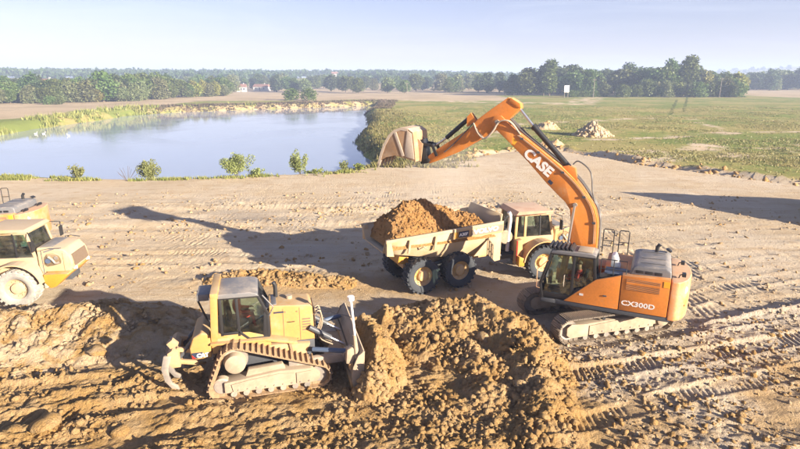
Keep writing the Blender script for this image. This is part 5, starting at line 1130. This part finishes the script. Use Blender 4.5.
# far woods that read as one mass
def far_wood(name, n, region, hgt, label, accept=None):
    x = RNG.uniform(region[0], region[1], n * 2); y = RNG.uniform(region[2], region[3], n * 2)
    if accept is not None: k = accept(x, y); x, y = x[k], y[k]
    x, y = x[:n], y[:n]; z = ground_h(x, y, False); n = len(x); m = 44
    h = RNG.uniform(.75, 1.15, n) * hgt; r = h * RNG.uniform(.35, .55, n)
    dv = RNG.normal(size=(n, m, 3)); dv /= np.linalg.norm(dv, axis=2)[..., None]; dv[..., 2] = np.abs(dv[..., 2]) * 1.0 - .25
    P = np.stack([x, y, z + h * .45], -1)[:, None, :] + dv * np.stack([r, r, h * .55], -1)[:, None, :] * RNG.uniform(.6, 1.05, (n, m, 1))
    P = P.reshape(-1, 3); q = len(P); s = (hgt * .10) * RNG.uniform(.7, 1.4, q)[:, None]
    a = RNG.normal(size=(q, 3)); a /= np.linalg.norm(a, axis=1)[:, None]; b = np.cross(a, RNG.normal(size=(q, 3))); b /= np.linalg.norm(b, axis=1)[:, None]; c = np.cross(a, b)
    V = np.stack([P - b * s - c * s, P + b * s - c * s, P + c * s * 1.2], 1).reshape(-1, 3)
    me = fast_mesh(name, V, np.arange(3 * q).reshape(q, 3)); me.materials.append(MAT['leaf_dark']); return tag(link(bpy.data.objects.new(name, me)), label, 'forest', kind='stuff')
far_wood('ridge_forest', 2600, (-1100, 420, 560, 1050), 13, 'far wooded ridge across the horizon', lambda x, y: (x < y * .25) & ~((np.abs(x + 98) < 25) & (y < 790)))
far_wood('hill_forest', 900, (500, 2600, 900, 1950), 15, 'strips of far forest on the hazy hill at the right', lambda x, y: (np.abs((y * .9 + 140 * np.sin(x * .004)) % 330 - 100) < 70))
# shrubs on the near pond bank
def shrub(x, y, h, r, label, nleaf=2200, mat='leaf_shrub'):
    root = empty('willow_shrub', (x, y, gz(x, y) - .03)); tag(root, label, 'shrub', 'young shrubs on the pond bank')
    st = MB(); tips = []
    for k in range(13):
        a = random.uniform(0, 6.28); q = random.uniform(.2, 1) * r; hh = h * random.uniform(.55, 1) * (1 - .25 * q / r); tips.append((q * math.cos(a), q * math.sin(a), hh))
        st.tube([(.04 * math.cos(a), .04 * math.sin(a), 0), (q * .45 * math.cos(a), q * .45 * math.sin(a), hh * .5), tips[-1]], .013, 5)
    st.build('stem', MAT['bark'], root)
    if nleaf:
        lob = [(t_[0] * f, t_[1] * f, t_[2] * f, r * .26, r * .26, h * .17) for t_ in tips for f in (.55, .8, 1.0)]
        V, F = leaf_cloud(nleaf, lob, .068); me = fast_mesh('foliage', V, F); me.materials.append(MAT[mat]); put(me, 'foliage', root)
    return root
shrub(-24.4, 51.2, 2.3, 1.0, 'rounded light green shrub on the bank, second clump from the left'); shrub(-15.8, 51.2, 2.4, 1.75, 'broadest light green shrub at the middle of the near bank', 3600)
shrub(-10.0, 53.3, 2.7, 1.0, 'tall slim light green shrub near the right end of the near bank'); shrub(-31.0, 50.6, 1.5, .8, 'small green shrub at the left of the near bank', 900)
shrub(-5.7, 54.2, 1.3, .45, 'smallest thin shrub left of the excavator bucket', 350); shrub(-26.6, 51.4, 1.9, 1.1, 'bare leafless twiggy shrub beside the rounded green one', 0)
shrub(-4.2, 55.0, .8, .8, 'low brownish weed clump below the excavator bucket', 500, 'leaf_yel'); shrub(-14.0, 51.8, .8, .9, 'low shoots beside the broadest shrub on the bank', 500); shrub(-8.6, 53.8, .7, 1.2, 'low spreading weeds beside the tall slim shrub', 500, 'leaf_yel')
ORD = ['first', 'second', 'third', 'fourth', 'fifth', 'sixth', 'seventh', 'eighth', 'ninth', 'tenth'] + ['%dth' % k if k not in (21, 22, 23, 31, 32, 33) else {1: '%dst', 2: '%dnd', 3: '%drd'}[k % 10] % k for k in range(11, 80)]
for g_, txt in (('front trees of the wood', 'low yellowish tree, %s from the left along the sunlit front of the wood'), (GL + ' (front)', 'pale willow-like tree, %s from the left along the front of the left belt'), ('hedge bushes', 'low green hedge bush, %s from the signboard')):
    L_ = sorted([o for o in COL.objects if o.get('group') == g_ and o.parent is None], key=lambda o: o.location.x / max(1, o.location.y))
    for k, o in enumerate(L_): o['label'] = txt % ORD[k]
# grass and reeds: blades, one mass per kind
def blades(name, x, y, hgt, wid, mat, label, per=4):
    n = len(x); z = ground_h(x, y); x = np.repeat(x, per); y = np.repeat(y, per); z = np.repeat(z, per); q = len(x)
    hh = np.repeat(hgt * RNG.uniform(.5, 1.2, n), per) * RNG.uniform(.6, 1.1, q); ww = wid * RNG.uniform(.6, 1.3, q)
    x = x + RNG.normal(0, wid * 1.6, q); y = y + RNG.normal(0, wid * 1.6, q); a = RNG.uniform(0, 6.28, q); dx, dy = np.cos(a), np.sin(a); l = hh * RNG.uniform(.1, .6, q); b = RNG.uniform(0, 6.28, q)
    V = np.stack([np.stack([x - dx * ww, y - dy * ww, z - .03], -1), np.stack([x + dx * ww, y + dy * ww, z - .03], -1), np.stack([x + l * np.cos(b), y + l * np.sin(b), z + hh], -1)], 1).reshape(-1, 3)
    me = fast_mesh(name, V, np.arange(3 * q).reshape(q, 3)); me.materials.append(MAT[mat]); return tag(link(bpy.data.objects.new(name, me)), label, 'grass', kind='stuff')
def scatter(n, region, fn):
    x = RNG.uniform(region[0], region[1], n); y = region[2] + (region[3] - region[2]) * RNG.random(n) ** 1.6; k = fn(x, y) > RNG.random(n); return x[k], y[k]
def meadow(x, y):
    ge = seg(x, y, GRASS_EDGE); by = np.where(ge[2] < 0, ge[0], -ge[0]); p = poly_sd(x, y, POND)
    g_ = zones(x, y, x * 0)[0]
    return ss(by, 0.5, 3) * (p > 1.5) * (g_ > .3) * (.08 + .92 * ss(fbm(x, y, .07, 4, 44), -.15, .3))
x, y = scatter(70000, (-6, 125, 52, 190), meadow); blades('meadow_grass', x, y, .20, .11, 'blade', 'rough straw and green grass of the meadow beyond the dirt', 3)
x, y = scatter(16000, (-12, 22, 57, 165), lambda x, y: (poly_sd(x, y, POND) > .6) * (1 - ss(poly_sd(x, y, POND) + 3 * fbm(x, y, .1, 2, 3), 3, 14)) * (.3 + ss(fbm(x, y, .2, 3, 9), -.2, .2))); blades('bank_weeds', x, y, .5, .11, 'reed', 'tall weeds on the grassy spit right of the pond', 4)
x, y = scatter(9000, (-45, -2, 49.5, 55.5), lambda x, y: np.exp(-((seg(x, y, GRASS_EDGE)[0] - .8) / .7) ** 2) * ss(fbm(x, y, .25, 3, 12), -.25, .25) * (.7 + .5 * ss(-x, 26, 31) + .5 * ss(x, -12, -9))); blades('bank_grass', x, y, .32, .05, 'reed', 'low yellowish grass along the near edge of the pond', 5)
x, y = scatter(16000, (-130, -45, 72, 225), lambda x, y: (np.abs(poly_sd(x, y, POND) - 2.2) < 3.0) * ss(fbm(x, y, .07, 3, 19), -.2, .15) * (x < -50)); blades('shore_reeds', x, y, 1.5, .22, 'reed', 'bright yellow-green reeds lining the left pond shore', 5)
x, y = scatter(60000, (-95, 30, 130, 262), lambda x, y: (poly_sd(x, y, POND) > -.5) * (poly_sd(x, y, POND) < 9) * (y > 175 - 0 * x) * (.35 + ss(fbm(x, y, .08, 3, 29), -.2, .2))); blades('shore_scrub', x, y, .7, .2, 'scrub', 'brownish dry scrub on the far pond shore', 4)
rx = []; ry = []
for P in ([(124.4, 246), (72.5, 146)], [(149.9, 286), (82.4, 158)]):
    t_ = RNG.random(420); rx.append(P[0][0] + (P[1][0] - P[0][0]) * t_ + RNG.normal(0, .25, 420)); ry.append(P[0][1] + (P[1][1] - P[0][1]) * t_)
blades('rut_grass', np.concatenate(rx), np.concatenate(ry), .14, .10, 'leaf_mid', 'two dark green lines of tall grass along wheel ruts in the meadow', 4)
# broken edge of the site and rubble piles in the meadow
def dens_edge(x, y):
    ge = seg(x, y, GRASS_EDGE); by = np.where(ge[2] < 0, ge[0], -ge[0]); return np.exp(-((by - .2) / .9) ** 2) * (x > 3) * ss(fbm(x, y, .2, 2, 4), -.3, .2)
clod_field('edge_clods', 2600, (3, 45, 44, 76), .06, .35, I1, MAT['heap'], 'dark clods spilling along the broken edge between dirt and meadow', dens_edge)
h_r1 = lambda x, y: 2.3 * (1 - np.hypot((x - 32.4) / 2.9, (y - 90.5) / 2.6) + .12 * fbm(x, y, .7, 3, 6)); h_r2 = lambda x, y: 1.5 * (1 - np.hypot((x - 27.4) / 2.6, (y - 101) / 2.2) + .12 * fbm(x, y, .7, 3, 7)); h_r3 = lambda x, y: .8 * (1 - np.hypot((x - 21.2) / 2.4, (y - 74.5) / 1.2) + .12 * fbm(x, y, .7, 3, 7))
heap('rubble_pile', 28, 37, 86, 95, .12, h_r1, MAT['rock'], 'larger pale rubble pile in the meadow right of the excavator boom', 'rubble pile', 'rubble piles in the meadow', 1.6)
heap('rubble_pile', 23.5, 31, 98, 104, .12, h_r2, MAT['rock'], 'smaller pale rubble pile in the meadow beside the stick cylinder', 'rubble pile', 'rubble piles in the meadow', 1.4)
heap('rubble_pile', 18, 25, 72, 77, .12, h_r3, MAT['rock'], 'flat pale rubble spread at the corner of the dirt edge', 'rubble pile', 'rubble piles in the meadow', 1.2)
HEAPS += [h_r1, h_r2]
clod_field('rubble_stones', 420, (28.5, 36.5, 87, 94), .12, .4, I1, MAT['rock'], 'pale stones lying over the larger rubble pile', lambda x, y: (h_r1(x, y) > -.2) * 1.0)
# large single clods and stones
for i, (x, y, s, mk, lb) in enumerate([(-9.6, 12.55, .36, 'heap', 'largest orange clod in the left foreground, casting a dark shadow'), (-10.3, 16.3, .42, 'heap_pale', 'rounded pale lump on the face of the left earth bank'), (5.9, 22.3, .26, 'heap', 'dark clod lying alone between hauler and excavator track'),
        (-11.9, 16.6, .33, 'heap_pale', 'pale lump beside the rounded one on the left bank'), (2.9, 16.9, .26, 'heap_pale', 'pale stone lying inside the hollow of the central heap'), (1.2, 15.4, .24, 'heap', 'orange clod at the foot of the pushed soil wall'),
        (-7.5, 12.35, .22, 'heap', 'clod in front of the bulldozer track, lower left'), (3.6, 14.2, .20, 'heap_pale', 'pale clod on the near flank of the central heap')]):
    boulder('soil_clod', x, y, s, MAT[mk], lb, 'clod', 'large single clods')
# houses, sign, poles, swans
def house(x, y, w_, d_, h, rh, rz, label):
    root = empty('house', (x, y, gz(x, y) - .1), rz); tag(root, label, 'house', 'far houses'); MB().box(-w_ / 2, w_ / 2, -d_ / 2, d_ / 2, 0, h).build('wall', MAT['wallw'], root)
    MB().prism_x([(-d_ / 2 - .4, h + .02), (d_ / 2 + .4, h + .02), (0, h + rh)], -w_ / 2 - .3, w_ / 2 + .3).build('roof', MAT['rooft'], root); MB().box(w_ * .2, w_ * .2 + .6, -.3, .3, h + rh * .5, h + rh + .7).build('chimney', MAT['wallw'], root)
    for k in range(3): MB().box(-w_ * .35 + k * w_ * .3, -w_ * .35 + k * w_ * .3 + 1.0, -d_ / 2 - .03, -d_ / 2 + .02, h * .45, h * .45 + 1.2).build('window', MAT['pane'], root)
    MB().box(-.5, .4, -d_ / 2 - .025, -d_ / 2 + .02, 0, 2.0).build('door', MAT['wood'], root)
house(px(49, 250), 250, 8, 7, 7.2, 2.2, .2, 'red-roofed house half hidden in the left tree belt'); house(px(242, 402), 402, 6.5, 6, 3.6, 2.2, .1, 'small white house beyond the far shore, left of the long one')
house(px(262, 430), 430, 11, 8, 3.4, 2.0, -.15, 'long white house with dull red roof beyond the pond'); house(px(335, 785), 785, 9, 8, 6, 3, .3, 'tiny white house high on the wooded ridge')
sg = empty('signboard', (px(566, 281), 281, gz(px(566, 281), 281)), R(8)); tag(sg, 'white signboard on two posts before the wood', 'sign')
MB().box(-1.3, 1.3, -.06, .06, 2.6, 6.0).build('panel', MAT['cap_white'], sg, .02); [MB().box(q - .1, q + .1, .062, .26, 0, 5.6).build('post', MAT['wood'], sg) for q in (-.9, .9)]
def pole(u, y, h, lb):
    x = px(u, y); root = empty('utility_pole', (x, y, gz(x, y) - .2)); tag(root, lb, 'utility pole', 'utility poles'); MB().cyl((0, 0, 0), (0, 0, h), .16, .11, 10).build('post', MAT['wood'], root); MB().box(-.9, .9, -.06, .06, h - .6, h - .45).build('crossarm', MAT['wood'], root)
    for q in (-.8, 0, .8): MB().cyl((q, 0, h - .45), (q, 0, h - .25), .05, n=8).build('insulator', MAT['cap_white'], root)
pole(462, 395, 10, 'thin pole left of the lone round tree'); pole(407, 345, 7, 'short thin pole beyond the grassy spit'); pole(593, 282, 9.5, 'dark wooden pole standing behind the low hedge'); pole(719, 283, 10, 'pale pole before the right part of the wood')
def swan(x, y, rz, lb):
    o = empty('swan', (x, y, WATER_Z), rz); o.scale = (.6, .6, .6); tag(o, lb, 'swan', 'swans on the pond')
    V, F = I2; P = V * np.array([.52, .26, .22]); P[:, 2] += .16 + .18 * np.clip(-P[:, 0] - .1, 0, 1); me = fast_mesh('body', P, F); smooth_all(me); me.materials.append(MAT['swan']); put(me, 'body', o)
    MB().tube([(.38, 0, .2), (.55, 0, .38), (.48, 0, .62), (.52, 0, .80), (.64, 0, .82)], .05, 8, 4).build('neck', MAT['swan'], o); MB().cyl((.62, 0, .82), (.78, 0, .78), .04, .015, 8).build('beak', MAT['beak'], o)
swan(-76.5, 113.0, .3, 'left one of the pair of swans near the left pond shore'); swan(-75.2, 113.6, .6, 'right one of the pair of swans near the left pond shore'); swan(-67.5, 109.5, 2.9, 'lone swan out on the pond to the right of the pair')
# ------------------------------------------------------------------ haze
hz = MB().box(-6200, 6200, -500, 6200, -8, 76).mesh('haze'); m = bpy.data.materials.new('haze_air'); m.use_nodes = True; t = m.node_tree; t.nodes.clear()
ho = t.nodes.new('ShaderNodeOutputMaterial'); pv = t.nodes.new('ShaderNodeVolumePrincipled'); pv.inputs['Color'].default_value = (0.56, 0.69, 1.0, 1); pv.inputs['Density'].default_value = HAZE; pv.inputs['Anisotropy'].default_value = 0.0
t.links.new(pv.outputs[0], ho.inputs['Volume']); hz.materials.append(m); tag(link(bpy.data.objects.new('haze', hz)), 'pale morning haze in the air', 'haze', kind='stuff')
# ------------------------------------------------------------------ dust raised where the bucket was emptied
dm = bpy.data.materials.new('dust_air'); dm.use_nodes = True; t = dm.node_tree; t.nodes.clear(); do = t.nodes.new('ShaderNodeOutputMaterial'); dv = t.nodes.new('ShaderNodeVolumePrincipled')
dv.inputs['Color'].default_value = (0.95, 0.88, 0.78, 1); t.links.new(dv.outputs[0], do.inputs['Volume'])
gm = t.nodes.new('ShaderNodeMapping'); gm.inputs['Scale'].default_value = (1 / 2.6, 1 / 2.6, 1 / 3.0); t.links.new(coords(t), gm.inputs[0]); gt_ = t.nodes.new('ShaderNodeTexGradient'); gt_.gradient_type = 'SPHERICAL'; t.links.new(gm.outputs[0], gt_.inputs[0])
t.links.new(math_(t, 'MULTIPLY', gt_.outputs['Fac'], 0.11), dv.inputs['Density'])      # thins out to nothing at its rim
V, F = ico(4); me = fast_mesh('dust_cloud', V * np.array([2.6, 2.6, 3.0]), F); smooth_all(me); me.materials.append(dm)
o = link(bpy.data.objects.new('dust_cloud', me)); o.location = (2.4, 26.2, 4.4); tag(o, 'faint pale dust drifting above the hauler load, beside the raised stick', 'dust', kind='stuff')
